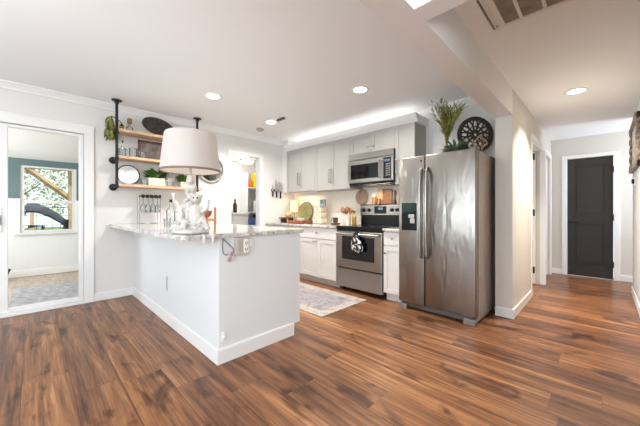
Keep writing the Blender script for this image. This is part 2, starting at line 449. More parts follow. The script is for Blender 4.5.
def wall_box_trim(name, *boxes, m=TRIM, bev=.004):
    b = MB()
    for k, q in enumerate(boxes):
        e = .0006 * k                      # mitred pieces overlap without sharing a face
        b.box(q[0] - e, q[1] + e, q[2] - e, q[3] + e, max(0, q[4] - e) if q[4] else 0, q[5] + e, bev=bev, seg=1)
    return struct(name, b, m)
wall_box_trim('baseboard_left', (.542, .975, YW - .014, YW, 0, .10), (-3.2, -.43, YW - .014, YW, 0, .10), (1.75, 2.32, YW - .014, YW, 0, .10))
wall_box_trim('baseboard_hall', (3.506, 4.57, YC0 - .014, YC0, 0, .10), (3.506, 3.52, YC0 - .014, YC1, 0, .10), (5.56, 5.72, YC0 - .014, YC0, 0, .1))
wall_box_trim('baseboard_right', (1.466, 5.794, -.29, -.276, 0, .10), (5.78, 5.794, -1.5, -.29, 0, .1))
wall_box_trim('baseboard_end', (6.626, 6.64, .52, YC0, 0, .10), (6.626, 6.64, -1.5, -.20, 0, .10))
# crown along the side wall: stepped cove profile
crown = [(0, 0), (0, -.075), (-.012, -.075), (-.018, -.058), (-.05, -.02), (-.062, -.014), (-.062, 0)]
struct('trim_crown_left', MB().prism([(YW + a, ZC + z) for a, z in crown], -3.2, XB, 'x'), TRIM)
struct('trim_crown_back', MB().prism([(XB + a, ZC + z) for a, z in crown], YC1, YW, 'y').xf(Matrix.Identity(4)), TRIM)
# casings
wall_box_trim('trim_sunroom_door', (.446, .542, YW - .018, YW, 0, 2.165), (-.43, -.33, YW - .018, YW, 0, 2.165), (-.43, .542, YW - .02, YW, 2.06, 2.165), (-.33, .446, YW - .02, YW + .12, 0.0, .03))
wall_box_trim('trim_pantry', (2.324, 2.378, YW - .016, YW + .12, 0, 2.16), (2.942, 3.02, YW - .016, YW + .12, 0, 2.16), (2.324, 3.02, YW - .016, YW + .12, 2.10, 2.16))
wall_box_trim('trim_end_door', (6.622, 6.64, .451, .517, 0, 2.095), (6.622, 6.64, -.195, -.127, 0, 2.095), (6.622, 6.64, -.195, .517, 2.035, 2.095))
wall_box_trim('trim_hall_opening', (4.56, 4.65, YC0 - .012, YC0, 0, 2.04), (5.48, 5.56, YC0 - .05, YC0 + .02, 0, 2.04), (4.56, 5.56, YC0 - .03, YC0, 2.04, 2.12))
wall_box_trim('trim_hall_door', (5.72, 5.80, YC0 - .02, YC0, 0, 2.04), (6.44, 6.52, YC0 - .02, YC0, 0, 2.04), (5.72, 6.52, YC0 - .02, YC0, 2.04, 2.12))
# window frames of the two assumed, unseen windows behind the camera
for i, (y0, y1) in enumerate(((-.45, .85), (1.95, 3.25))):
    f = MB()
    for q in ((y0, y0 + .05, .7, 2.2), (y1 - .05, y1, .7, 2.2), (y0, y1, .7, .75), (y0, y1, 2.15, 2.2), (y0, y1, 1.42, 1.47)): f.box(-3.27, -3.22, *q)
    struct('window_%d' % (i + 2), f, TRIM)
f = MB()
for q in ((-1.55, -1.5, .55, 2.25), (.3, .35, .55, 2.25), (-.62, -.58, .55, 2.25), (-1.55, .35, .55, .6), (-1.55, .35, 2.2, 2.25)): f.box(q[0], q[1], -3.07, -3.02, q[2], q[3])
struct('window_4', f, TRIM)  # assumed window in the unseen south wall

# ------------------------------------------------------------------ doors
def panel_door_bm(y0, y1, z0, z1, x0, x1, panels):
    """a slab facing -x with recessed panels (y0,y1,z0,z1)"""
    b = MB(); d = .012
    b.box(x0 + d, x1, y0, y1, z0, z1)
    ys = sorted({y0, y1} | {p[0] for p in panels} | {p[1] for p in panels})
    py0, py1 = panels[0][0], panels[0][1]
    b.box(x0, x0 + d, y0, py0, z0, z1); b.box(x0, x0 + d, py1, y1, z0, z1)
    zs = [z0] + [v for p in sorted(panels, key=lambda p: p[2]) for v in (p[2], p[3])] + [z1]
    for k in range(0, len(zs), 2): b.box(x0, x0 + d, py0, py1, zs[k], zs[k + 1])
    for p in panels: b.box(x0 + .006, x0 + d, p[0] + .03, p[1] - .03, p[2] + .03, p[3] - .03, bev=.004, seg=1)
    return b
dd = thing('door_1', 'dark charcoal panelled door closed at the far end of the hall', 'door', (6.66, .162, .008)); dd['kind'] = 'structure'
obj('door_slab', panel_door_bm(-.120, .444, .010, 2.028, 6.655, 6.70, [(-.03, .354, .2, .92), (-.03, .354, 1.06, 1.9)]), DARKDOOR, dd)
hd = MB().lathe([(.026, 6.655), (.026, 6.648), (.012, 6.646), (.012, 6.612)], (0, .394, .934), 16, 'x').tube([(6.612, .394, .934), (6.606, .36, .934), (6.608, .29, .932)], [.011, .010, .008], 8)
obj('lever_handle', hd, BLACK, dd, True)
for z in (.25, 1.02, 1.80): obj('hinge', MB().box(6.632, 6.652, -.138, -.118, z - .045, z + .045).lathe([(.007, z - .05), (.007, z + .05)], (6.63, -.128, 0), 10), BLACK, dd)
hd2 = thing('door_2', 'white hall door closed beside the far corner', 'door', (6.12, YC0 + .03, 0)); hd2['kind'] = 'structure'
b = MB().box(5.805, 6.435, YC0 + .03, YC0 + .07, .01, 2.03)
for z0, z1 in ((.2, .92), (1.06, 1.9)): b.box(5.92, 6.32, YC0 + .024, YC0 + .03, z0, z1, bev=.004, seg=1)
obj('door_slab', b, TRIM, hd2)
od = thing('door_3', 'white door standing open into the room off the hall, black hinges', 'door', (5.46, .83, 0)); od['kind'] = 'structure'
obj('door_slab', MB().box(5.43, 5.465, .735, 1.52, .01, 2.03, bev=.002, seg=1), TRIM, od)
for z in (.22, 1.1, 1.96): obj('hinge', MB().box(5.424, 5.43, .742, .766, z - .05, z + .05).lathe([(.008, z - .05), (.008, z + .05)], (5.42, .752, 0), 8), BLACK, od)
# room off the hall
struct('wall_bedroom', MB().box(3.87, 6.9, 2.85, 2.95, 0, 2.5).box(6.76, 6.9, YC1, 2.95, 0, 2.5).box(3.87, 6.9, YC1, 2.95, 2.45, 2.55), WALL)

# storm door with a full pane
sd = thing('door_4', 'white framed full glass door opening to the sun room', 'door', (.06, YW + .03, .03)); sd['kind'] = 'structure'
b = MB().box(-.325, -.18, YW + .01, YW + .05, .035, 2.055, .004, 1).box(.399, .441, YW + .01, YW + .05, .035, 2.055, .004, 1).box(-.18, .399, YW + .01, YW + .05, 2.02, 2.055, .003, 1).box(-.18, .399, YW + .01, YW + .05, .035, .085, .003, 1)
obj('door_frame', b, TRIM, sd)
obj('door_glass', MB().box(-.185, .404, YW + .028, YW + .032, .08, 2.025), GLASS, sd)
obj('door_handle', MB().box(-.252, -.222, YW + .002, YW + .01, .90, 1.16, .003, 1).tube([(-.237, YW + .004, 1.08), (-.237, YW - .04, 1.08), (-.237, YW - .04, .98), (-.237, YW + .004, .98)], .008, 8), CHROME, sd, True)

# ------------------------------------------------------------------ sun room
sy0, sy1 = YW + .12, 7.0
struct('floor_sunroom', MB().box(-1.7, 2.1, 6.6, sy1 + .1, -.12, 0).box(-1.7, 2.1, sy0, 6.6, -.02, .006), mat('sunroom_floor', (176, 160, 140), .4, var=.12, vscale=5, stretch=(5, 1, 1)))
WX0, WX1, WZ0, WZ1 = -.142, .588, .75, 1.905
struct('wall_sunroom', MB().box(-1.6, WX0, sy1, sy1 + .12, 0, 1.32).box(WX1, 2.0, sy1, sy1 + .12, 0, 1.32).box(WX0, WX1, sy1, sy1 + .12, 0, WZ0)
       .box(-1.6, WX0, sy1 - .015, sy1, 1.30, 1.335), SUNBOARD)
struct('wall_sunroom_upper', MB().box(-1.6, WX0, sy1, sy1 + .12, 1.32, 2.2).box(WX1, 2.0, sy1, sy1 + .12, 1.32, 2.2).box(WX0, WX1, sy1, sy1 + .12, WZ1, 2.2), TEAL)
struct('wall_sunroom_side', MB().box(2.0, 2.1, sy0, sy1, 0, 2.6).box(-1.7, -1.6, sy0, sy1, 0, .6), SUNWHITE)
struct('ceiling_sunroom', MB().prism([(sy0, 2.50), (sy1 + .3, 1.96), (sy1 + .3, 2.06), (sy0, 2.60)], -1.7, 2.1, 'x'), SUNWHITE)
wall_box_trim('baseboard_sunroom', (-1.6, 2.0, sy1 - .015, sy1, 0.006, .12), m=SUNWHITE)
wn = thing('window_1', 'white sash window in the teal sun room wall', 'window', ((WX0 + WX1) / 2, sy1, WZ0)); wn['kind'] = 'structure'
b = MB()
for q in ((WX0, WX0 + .05, WZ0, WZ1), (WX1 - .06, WX1, WZ0, WZ1), (WX0, WX1, WZ0, WZ0 + .04), (WX0, WX1, WZ1 - .03, WZ1), (WX0, WX1, 1.26, 1.31)):
    k_ = .0015 * (q[3] - q[2] < .2); b.box(q[0] - k_, q[1] + k_, sy1 + .02 - k_, sy1 + .09 + k_, q[2], q[3] + k_)
obj('window_frame', b, TRIM, wn)
obj('window_sill', MB().box(WX0 - .07, WX1 + .05, sy1 - .05, sy1 + .02, WZ0 - .03, WZ0, .004, 1), TRIM, wn)
obj('window_pane', MB().box(WX0 + .03, WX1 - .04, sy1 + .05, sy1 + .055, WZ0 + .03, WZ1 - .02), GLASS, wn)
tag(obj('area_rug', MB().box(-.19, 1.1, 4.75, 5.95, .006, .014, .003, 1), mat('grey_weave', (164, 163, 164), .95, var=.16, vscale=14)), 'flat grey woven rug on the sun room floor behind the glass door', 'rug')
u = thing('watering_can', 'dark green watering can on the sun room floor, half hidden by the door stile', 'watering can', (-.36, 6.72, .006))
obj('can_body', MB().lathe([(.07, .006), (.075, .02), (.07, .16), (.05, .19), (.045, .19)], (-.36, 6.72, 0), 16), mat('can_green', (34, 62, 54), .4), u, True)
obj('spout', MB().tube([(-.30, 6.72, .05), (-.27, 6.72, .13), (-.25, 6.72, .2)], [.016, .012, .018], 8), mat('can_green_spout', (34, 62, 54), .4), u, True)
obj('can_handle', MB().tube([(-.36, 6.66, .18), (-.36, 6.66, .27), (-.36, 6.73, .29), (-.36, 6.77, .24), (-.36, 6.77, .18)], .007, 8), BLACK, u, True)

# ---- outdoors beyond the sun room window
struct('ground', MB().box(-14, 16, sy1 + .12, 30, -.3, -.08), GRASS)
pg = thing('pergola', 'weathered timber pergola post and beam with diagonal braces outside the window', 'pergola', (.6, 8.9, -.08))
obj('post', MB().box(.60, .74, 8.83, 8.97, -.08, 2.25, .006, 1), LUMBER, pg)
obj('beam', MB().box(-2.2, 1.6, 8.84, 8.96, 2.06, 2.26, .006, 1), LUMBER, pg)
obj('brace', MB().tube([(-.10, 8.9, 2.08), (.62, 8.9, 1.42)], .06, 4), LUMBER, pg)
obj('brace', MB().tube([(.66, 8.88, 1.75), (.60, 8.3, 2.12)], .055, 4), LUMBER, pg)
pl = thing('patio_lounge', 'black mesh patio lounge chair with canopy seen through the window', 'patio chair', (.3, 8.1, -.08))
MESHB = mat('lounge_mesh', (58, 62, 68), .7)
arc = [(-.12, 1.18), (-.06, 1.27), (.08, 1.26), (.24, 1.17), (.40, 1.05), (.52, .92)]
b = MB(); rings = []
for x, z in arc: rings.append(b.ring([(x, 7.82, z - .13), (x, 8.42, z + .03), (x, 8.42, z), (x, 7.82, z - .17)]))
b.skin(rings); obj('canopy', b, MESHB, pl)
b = MB(); rings = []
for x, z in ((-.1, .32), (.1, .42), (.3, .36), (.42, .55), (.52, .95)): rings.append(b.ring([(x, 7.85, z), (x, 8.4, z), (x + .02, 8.4, z - .03), (x + .02, 7.85, z - .03)]))
b.skin(rings); obj('sling_seat', b, MESHB, pl)
for yy in (7.83, 8.42):
    obj('leg', MB().tube([(-.1, yy, -.08), (.1, yy, .4), (.16, yy, .82), (-.05, yy, .82)], .016, 8), BLACK, pl, True)
    obj('leg', MB().tube([(.62, yy, -.08), (.5, yy, .4), (.52, yy, .95)], .016, 8), BLACK, pl, True)
fn = thing('wire_fence', 'low dark wire fence at the edge of the yard beyond the lounge chair', 'fence', (0, 10.5, -.08))
for x in (-2.4, -1.2, 0, 1.2): obj('post', MB().box(x - .04, x + .04, 10.46, 10.54, -.08, 1.3), LUMBER, fn)
b = MB()
for z in (.25, .5, .75, 1.0, 1.22): b.box(-2.4, 1.2, 10.495, 10.505, z - .008, z + .008)
for k in range(24): b.box(-2.4 + k * .155, -2.392 + k * .155, 10.495, 10.505, 0, 1.22)
obj('wire_panel', b, BLACK, fn)
def tree(x, y, h, r, label, seed):
    rnd = random.Random(seed)
    t = thing('tree', label, 'tree', (x, y, -.08), 'trees beyond the window')
    bark = mat('tree_bark', (98, 84, 72), .9)
    obj('trunk', MB().tube([(x, y, -.1), (x + .05, y, h * .4), (x - .1, y, h * .7), (x, y, h)], [.16, .12, .09, .03], 8), bark, t, True)
    b = MB()
    for k in range(5):
        a = rnd.uniform(0, 6.28); z = h * rnd.uniform(.25, .6)
        b.tube([(x, y, z), (x + .5 * math.cos(a), y + .3 * math.sin(a), z + .5), (x + 1.1 * math.cos(a), y + .7 * math.sin(a), z + 1.0)], [.05, .035, .015], 6)
    obj('branches', b, bark, t, True)
    b = MB()
    for k in range(8000):
        a = rnd.uniform(0, 6.28); q = r * rnd.random() ** .5; z = h * .25 + rnd.random() * h * .9
        b.leaf((x + q * math.cos(a), y + q * math.sin(a), z), (rnd.uniform(-1, 1), rnd.uniform(-1, 1), rnd.uniform(-.6, .6)), .10, .06)
    obj('foliage', b, mat('tree_leaves', (160, 170, 118), .7, var=.3, vscale=3), t)
tree(-.7, 13.6, 4.2, 1.7, 'pale green tree behind the fence, on the left in the window', 1)
tree(2.6, 19.0, 5.4, 2.2, 'pale green tree behind the pergola post in the window', 2)

# ------------------------------------------------------------------ pantry room
struct('wall_pantry', MB().box(2.0, 4.5, 6.2, 6.32, 0, 2.4).box(4.4, 4.5, YW + .12, 6.2, 0, 2.4).box(2.0, 2.1, 4.9, 6.2, 0, 2.4), WALL)
struct('ceiling_pantry', MB().box(2.0, 4.5, YW + .12, 6.32, 2.29, 2.38), CEIL)
pf = thing('ceiling_light', 'round flush ceiling light glowing in the pantry', 'ceiling light', (3.449, 5.75, 2.29))
obj('light_rim', MB().lathe([(.17, 2.29), (.175, 2.27), (.165, 2.262), (.15, 2.262)], (3.449, 5.75, 0), 24), CHROME, pf, True)
obj('light_diffuser', MB().lathe([(.15, 2.265), (.14, 2.235), (.10, 2.212), (.01, 2.204)], (3.449, 5.75, 0), 24), mat('diffuser_glow', (255, 246, 228), .5, emit=(255, 244, 222), estr=3), pf, True)
d = bpy.data.lights.new('pantry_bulb', 'POINT'); d.energy = 15; d.color = (1, .97, .92); d.shadow_soft_size = .12
o = bpy.data.objects.new('pantry_bulb', d); C.objects.link(o); o.location = (3.1, 5.4, 2.0)
pd = thing('door_5', 'tall white door at the back of the pantry', 'door', (3.40, 6.18, 0)); pd['kind'] = 'structure'
obj('door_slab', MB().box(2.75, 3.47, 6.165, 6.2, .0, 2.03, .004, 1), TRIM, pd)
obj('casing', MB().box(3.47, 3.56, 6.15, 6.2, 0, 2.1), TRIM, pd)
pc = thing('laundry_cabinet', 'low white cabinet against the pantry back wall', 'cabinet', (3.2, 5.95, 0))
obj('carcass', MB().box(2.75, 3.46, 5.72, 6.15, 0, 1.05, .004, 1), TRIM, pc)
obj('cabinet_top', MB().box(2.73, 3.48, 5.70, 6.155, 1.05, 1.09, .004, 1), WHITEP, pc)
def bottle(name, x, y, z, r, h, m, label, capm=BLKPL, group=None, cat='bottle', neck=.4):
    t = thing(name, label, cat, (x, y, z), group)
    obj('bottle_body', MB().lathe([(r * .9, z), (r, z + h * .03), (r, z + h * .6), (r * neck, z + h * .76), (r * neck * .9, z + h * .9)], (x, y, 0), 16), m, t, True)
    obj('cap', MB().lathe([(r * neck * 1.1, z + h * .9), (r * neck * 1.1, z + h)], (x, y, 0), 12), capm, t, True)
    return t
bottle('soap_bottle', 3.20, 5.85, 1.09, .045, .3, mat('brown_glass', (52, 42, 38), .2), 'dark bottle standing on the white pantry cabinet')
sh = thing('pantry_shelf', 'white shelf unit stocked with groceries in the pantry', 'shelf', (3.78, 5.98, 0))
b = MB().box(3.50, 3.52, 5.83, 6.19, 0, 2.0).box(4.08, 4.10, 5.83, 6.19, 0, 2.0)
obj('side_panels', b, TRIM, sh)
for z in (.03, .50, .80, 1.11, 1.68): obj('shelf_board', MB().box(3.52, 4.08, 5.83, 6.19, z - .02, z), TRIM, sh)
def pbox(name, x, z, wd, h, m, lab, cat, dy=.14):
    return tag(obj(name, MB().box(x, x + wd, 5.87, 5.87 + dy, z, z + h, .012, 2), m, smooth=True), lab, cat)
pbox('snack_bag', 3.54, 1.68, .13, .16, ORANGE, 'orange snack bag on the top pantry shelf at its left end', 'bag')
pbox('snack_bag', 3.69, 1.68, .15, .20, YELLOW, 'large yellow bag on the top pantry shelf', 'bag')
pbox('cereal_box', 3.71, 1.88, .12, .14, YELLOW, 'yellow box lying stacked on the large yellow bag', 'box')
pbox('snack_bag', 3.85, 1.68, .11, .15, mat('rust_bag', (168, 84, 56), .5), 'rust red bag on the top pantry shelf at its right end', 'bag')
pbox('storage_tin', 3.55, 1.11, .12, .32, mat('charcoal_tin', (122, 124, 122), .5), 'tall charcoal tin on the middle pantry shelf', 'tin')
pbox('flour_canister', 3.70, 1.11, .12, .26, WHITEP, 'white canister on the middle pantry shelf beside the charcoal tin', 'canister')
pbox('storage_tin', 3.84, 1.11, .11, .34, GREY, 'grey tin on the middle pantry shelf beside the white canister', 'tin')
pbox('storage_bin', 3.54, .80, .20, .17, BLUE, 'blue bin on the lower pantry shelf', 'bin')
pbox('storage_bin', 3.75, .80, .16, .13, YELLOW, 'yellow bin on the lower pantry shelf beside the blue bin', 'bin')
pbox('jug', 3.76, .93, .15, .12, mat('navy_jug', (60, 70, 92), .4), 'navy container stacked on the yellow pantry bin', 'container')

# ------------------------------------------------------------------ ceiling fixtures
LENS = mat('lamp_lens', (255, 250, 240), .5, emit=(255, 246, 232), estr=9)
def recessed(x, y, z, label, power, col, spread=150):
    t = thing('recessed_light', label, 'ceiling light', (x, y, z), 'round recessed ceiling lights')
    obj('trim_ring', MB().lathe([(.095, z), (.095, z - .006), (.085, z - .010), (.072, z - .006), (.070, z - .001)], (x, y, 0), 28), TRIM, t, True)
    obj('lens', MB().lathe([(.071, z - .001), (.071, z - .004)], (x, y, 0), 28), LENS, t)
    area('lamp', (0, 0, -.014), (0, 0, -1), .14, .14, power, col, spread, t, 'DISK')
WARM = (1, .98, .95)
recessed(2.60, 1.94, ZC, 'recessed ceiling light nearest the microwave and refrigerator', 14, WARM)
recessed(1.514, 3.29, ZC, 'recessed ceiling light above the peninsula lamp', 14, WARM)
recessed(2.581, 3.616, ZC, 'recessed ceiling light between smoke detector and small air vent', 14, WARM)
recessed(4.074, .203, ZH, 'recessed ceiling light in the hall', 19, (1, .91, .80), 112)
sm = thing('smoke_detector', 'small round smoke detector on the kitchen ceiling near the side wall', 'smoke detector', (2.672, 4.054, ZC))
obj('housing', MB().lathe([(.065, ZC), (.065, ZC - .018), (.05, ZC - .032), (.02, ZC - .034)], (2.672, 4.054, 0), 20), BEIGEP, sm, True)
vt = thing('ceiling_vent', 'small white ceiling air vent with one dark end near a recessed light', 'vent', (2.70, 3.40, ZC))
obj('vent_frame', MB().box(2.60, 2.86, 3.29, 3.45, ZC - .012, ZC, .004, 1), CEIL, vt)
obj('damper', MB().box(2.565, 2.60, 3.29, 3.45, ZC - .03, ZC, .003, 1), STEELD, vt)
gr = thing('return_air_grille', 'large white return air grille with grey filter cells in hall ceiling', 'air grille', (1.95, .22, ZH))
cells = [.497, .378, .255, .132, .009, -.114]
obj('filter', MB().box(1.60, 2.27, -.12, .50, ZH - .006, ZH), mat('filter_grey', (142, 136, 128), .9, var=.12, vscale=12), gr)
b = MB().box(2.255, 2.285, -.15, .525, ZH - .016, ZH, .003, 1).box(1.575, 1.605, -.15, .525, ZH - .016, ZH, .003, 1)
for y in cells: b.box(1.605, 2.255, y - (.028 if y > .4 else .009), y + .009, ZH - .014, ZH)
obj('grille_frame', b, TRIM, gr)
obj('latch_slot', MB().box(1.9, 2.29, .536, .546, ZH - .004, ZH), GREY, gr)

# ------------------------------------------------------------------ peninsula
CT0, CT1 = .922, .956
pn = thing('peninsula_cabinet', 'white painted peninsula base with tall baseboard under the granite counter', 'cabinet', (1.36, 3.2, 0))
obj('body', MB().box(.962, 1.752, 2.0, YW - .003, .10, CT0, .002, 1).box(.964, 1.665, 2.002, YW - .003, 0, .10), PENW, pn)
b = MB()
prof = [(0, 0), (0, .105), (-.004, .112), (-.010, .112), (-.014, .10), (-.014, 0)]
b.prism([(.962 + a, z) for a, z in prof], 1.9855, YW - .014, 'y'); b.prism([(2.0 + a, z * 1.004) for a, z in prof], .9475, 1.672, 'x')
obj('baseboard', b, TRIM, pn)
for k, (y0, y1) in enumerate(((2.06, 2.66), (2.68, 3.28), (3.30, 3.80), (3.80, 4.40))):
    dr = obj('door', MB().box(1.752, 1.772, y0, y1, .12, .90, .003, 1), CABB, pn)
pt = thing('peninsula_countertop', 'speckled grey granite counter slab overhanging the white peninsula', 'countertop', (1.2, 3.2, CT0))
b = MB(); ch = .055
b.prism([(.685, YW), (.685, 1.975 + ch), (.700, 1.975 + ch * .3), (.685 + ch, 1.975), (1.795 - .02, 1.975), (1.795, 1.995), (1.795, YW)], CT0, CT1, 'z')
bmesh.ops.bevel(b.bm, geom=[e for e in b.bm.edges if abs(e.verts[0].co.z - e.verts[1].co.z) < 1e-5], offset=.006, segments=2, affect='EDGES')
obj('slab', b, GRANITE, pt)
# things fixed to the end of the peninsula
ob = thing('outlet_box', 'beige electrical outlet box on the peninsula end under the counter', 'outlet', (1.144, 2.0, .85))
obj('outlet_plate', MB().box(1.086, 1.202, 1.970, 2.0, .785, CT0 - .004, .005, 2), BEIGEP, ob)
s = obj('socket', MB().box(1.150, 1.192, 1.966, 1.971, .80, .905, .004, 1), WHITEP, ob, label='white double socket')
for z in (.828, .878):
    b = MB()
    for dx in (-.008, .008): b.box(1.171 + dx - .0022, 1.171 + dx + .0022, 1.9645, 1.967, z - .008, z + .008)
    b.box(1.167, 1.175, 1.9645, 1.967, z - .017, z - .011)
    obj('socket_slots', b, BLACK, s)
obj('switch', MB().box(1.102, 1.138, 1.966, 1.971, .81, .9, .003, 1), mat('tan_plastic', (176, 164, 150), .5), ob)
tag(obj('switch_plate', MB().box(1.212, 1.252, 1.988, 2.0, .842, .895, .004, 2), WHITEP), 'small white square plate right of the beige outlet box', 'plate')
cd = thing('power_cord', 'grey looped power cord hanging below the counter beside the outlet box', 'cord', (1.04, 1.99, .74))
obj('cable', MB().tube([(.985, 1.985, .92), (1.02, 1.985, .89), (1.06, 1.983, .85), (1.075, 1.983, .83), (1.06, 1.982, .79), (1.04, 1.98, .765)], .0045, 8).tube([(.99, 1.985, .92), (.985, 1.985, .86), (.992, 1.985, .81), (1.01, 1.984, .795), (1.03, 1.983, .80)], .0045, 8), GREY, cd, True)
obj('plug', MB().tube([(1.045, 1.98, .775), (1.033, 1.98, .745)], [.011, .013], 8), mat('rose_plastic', (158, 122, 112), .5), cd, True)
obj('cable_tie', MB().tube([(1.066, 1.98, .815), (1.052, 1.98, .785)], .009, 8), mat('rose_tie', (150, 104, 94), .5), cd, True)
def clip(x, lab):
    tag(obj('counter_clip', MB().box(x - .007, x + .007, 1.967, 1.974, .902, CT1 + .003).box(x - .007, x + .007, 1.967, 2.0, .899, .904).box(x - .007, x + .007, 1.967, 1.995, CT1 + .001, CT1 + .004), WHITEP), lab, 'clip', 'clips on the counter edge')
clip(.842, 'white clip on the granite edge, nearest the counter corner'); clip(.905, 'white clip on the granite edge, nearer the outlet box')
lk = thing('door_stop', 'little white bumper low on the peninsula end near its corner', 'bumper', (1.0, 2.0, .19))
obj('bumper', MB().box(.985, 1.008, 1.990, 2.0, .155, .225, .004, 2).lathe([(.010, 1.99), (.009, 1.982), (.004, 1.980)], (.997, 0, .19), 12, 'y'), WHITEP, lk, True)
tag(obj('slot_plate', MB().box(.955, .962, 3.118, 3.136, .32, .465, .002, 1), mat('slot_grey', (164, 164, 164), .5)), 'narrow grey slot plate on the long white peninsula side', 'plate')

# ------------------------------------------------------------------ lamp on the peninsula
LX, LY = .835, 2.185
lp = thing('table_lamp', 'table lamp with cream drum shade and white sculpted coral figure base', 'lamp', (LX, LY, CT1))
b = MB(); z0 = CT1
rv = Vector((.7039, -.7103, 0)); fv = Vector((.7103, .7039, 0))      # along and across the figure
def q(a, z, c=0): p = Vector((LX, LY, z0 + z)) + rv * a + fv * c; return p
def qb(a, z, r, c=0): b.ball(q(a, z, c), r, 12)
b.lathe([(.12, z0), (.135, z0 + .01), (.125, z0 + .03), (.09, z0 + .04)], (LX, LY, 0), 20, sx=1.0, sy=.95)
for a, z, r, c in ((-.07, .04, .05, .02), (.05, .045, .055, -.02), (0, .05, .06, .03), (-.03, .06, .05, -.04), (.09, .035, .035, .0), (-.10, .03, .035, 0)): qb(a, z, r, c)
b.tube([q(-.01, .03), q(0, .12, .02), q(-.015, .2, .02), q(.0, .28, .015), q(-.005, .36, .0), q(0, .43)], [.055, .045, .042, .036, .034, .026], 10)   # trunk
for z, a, c in ((.14, .035, .01), (.2, -.035, 0), (.26, .03, .0), (.31, -.03, .01), (.34, .028, -.01)): qb(a, z, .022, c)
b.tube([q(-.05, .05), q(-.075, .11), q(-.07, .16), q(-.09, .20), q(-.12, .24), q(-.125, .28)], [.04, .036, .028, .018, .014, .013], 9)   # reaching limb
b.tube([q(-.07, .15), q(-.10, .17), q(-.06, .20), q(-.03, .22)], [.02, .018, .015, .012], 8)
b.tube([q(-.125, .28), q(-.145, .30)], [.013, .006], 7); b.tube([q(-.125, .28), q(-.115, .31)], [.012, .006], 7); b.tube([q(-.08, .08), q(-.13, .05), q(-.15, .03)], [.02, .015, .012], 7)
b.tube([q(.05, .05, -.02), q(.06, .11, -.03), q(.055, .17, -.03), q(.045, .21, -.03)], [.05, .055, .048, .026], 12)        # seated body
qb(.062, .252, (.034, .034, .040), -.035); qb(.066, .245, (.020, .020, .018), -.062)                                          # head, muzzle
qb(.034, .278, .013, -.03); qb(.088, .278, .013, -.03)                                                                       # ears
b.tube([q(.08, .19, -.03), q(.11, .16, -.04), q(.135, .18, -.04), q(.14, .23, -.03), q(.138, .25, -.03)], [.022, .018, .015, .012, .014], 8)
b.tube([q(.03, .19, -.03), q(.0, .15, -.06), q(.01, .11, -.07)], [.022, .017, .013], 8)
b.tube([q(.07, .08, -.04), q(.115, .105, -.05), q(.135, .06, -.05), q(.15, .03, -.05)], [.03, .024, .019, .02], 8)
b.tube([q(.03, .07, -.05), q(.0, .09, -.085), q(-.015, .04, -.085)], [.028, .024, .018], 8)
rl = random.Random(21)
for k in range(60):                       # knobbly coral growth on trunk and mound
    t = rl.uniform(0, 6.28); z = rl.choice((rl.uniform(.02, .09), rl.uniform(.1, .40)))
    r = (.115 if z < .09 else .047 - .045 * (z - .1)) * rl.uniform(.85, 1.05)
    qb(r * math.cos(t) + (0 if z < .09 else -.008), z, rl.uniform(.008, .017), r * math.sin(t))
sculpt = obj('figure_base', b, PORC, lp, True, flat=80)
rm = sculpt.modifiers.new('fuse', 'REMESH'); rm.mode = 'VOXEL'; rm.voxel_size = .0042; rm.use_smooth_shade = True
smo = sculpt.modifiers.new('smooth', 'SMOOTH'); smo.iterations = 1; smo.factor = .5
b = MB()
for a in (.050, .078): b.ball(q(a, .262, -.068), .006, 8)
obj('eyes', b, BLACK, lp, True, label='small dark eyes of the figure')
SZ0, SZ1, SR0, SR1 = 1.418, 1.695, .208, .178
obj('lamp_stem', MB().tube([(LX, LY, z0 + .40), (LX, LY, SZ1 - .06)], .008, 8).lathe([(.02, SZ0 + .03), (.026, SZ0 + .05), (.022, SZ0 + .11)], (LX, LY, 0), 12), CHROME, lp, True)
b = MB(); n = 48
for (ra, za), (rb_, zb) in (((SR0, SZ0), (SR1, SZ1)),):
    b.lathe([(ra - .003, za), (ra, za), (ra - .5 * (ra - rb_), (za + zb) / 2), (rb_, zb - .01), (rb_ - .004, zb), (rb_ - .006, zb - .004), (ra - .5 * (ra - rb_) - .004, (za + zb) / 2), (ra - .004, za + .001)], (LX, LY, 0), n, cap=False)
shade = obj('lamp_shade', b, SHADE, lp, True)
obj('shade_trim', MB().lathe([(SR0 - .002, SZ0 - .004), (SR0 + .003, SZ0 - .003), (SR0 + .002, SZ0 + .010), (SR0 - .001, SZ0 + .011)], (LX, LY, 0), n, cap=False), BRAID, shade, True)
b = MB()
for k in range(3):
    t = k * 2 * PI / 3; b.tube([(LX, LY, SZ1 - .05), (LX + (SR1 - .006) * math.cos(t), LY + (SR1 - .006) * math.sin(t), SZ1 - .012)], .0025, 6)
obj('shade_spider', b, CHROME, lp)
obj('bulb', MB().ball((LX, LY, SZ0 + .16), (.03, .03, .042), 12), mat('lamp_bulb', (255, 245, 225), .4, emit=(255, 240, 214), estr=4), lp, True)
d = bpy.data.lights.new('lamp_glow', 'POINT'); d.energy = 1.7; d.color = (1, .96, .90); d.shadow_soft_size = .05
o = bpy.data.objects.new('lamp_glow', d); C.objects.link(o); o.parent = lp; o.location = (0, 0.0, SZ0 + .13 - CT1)

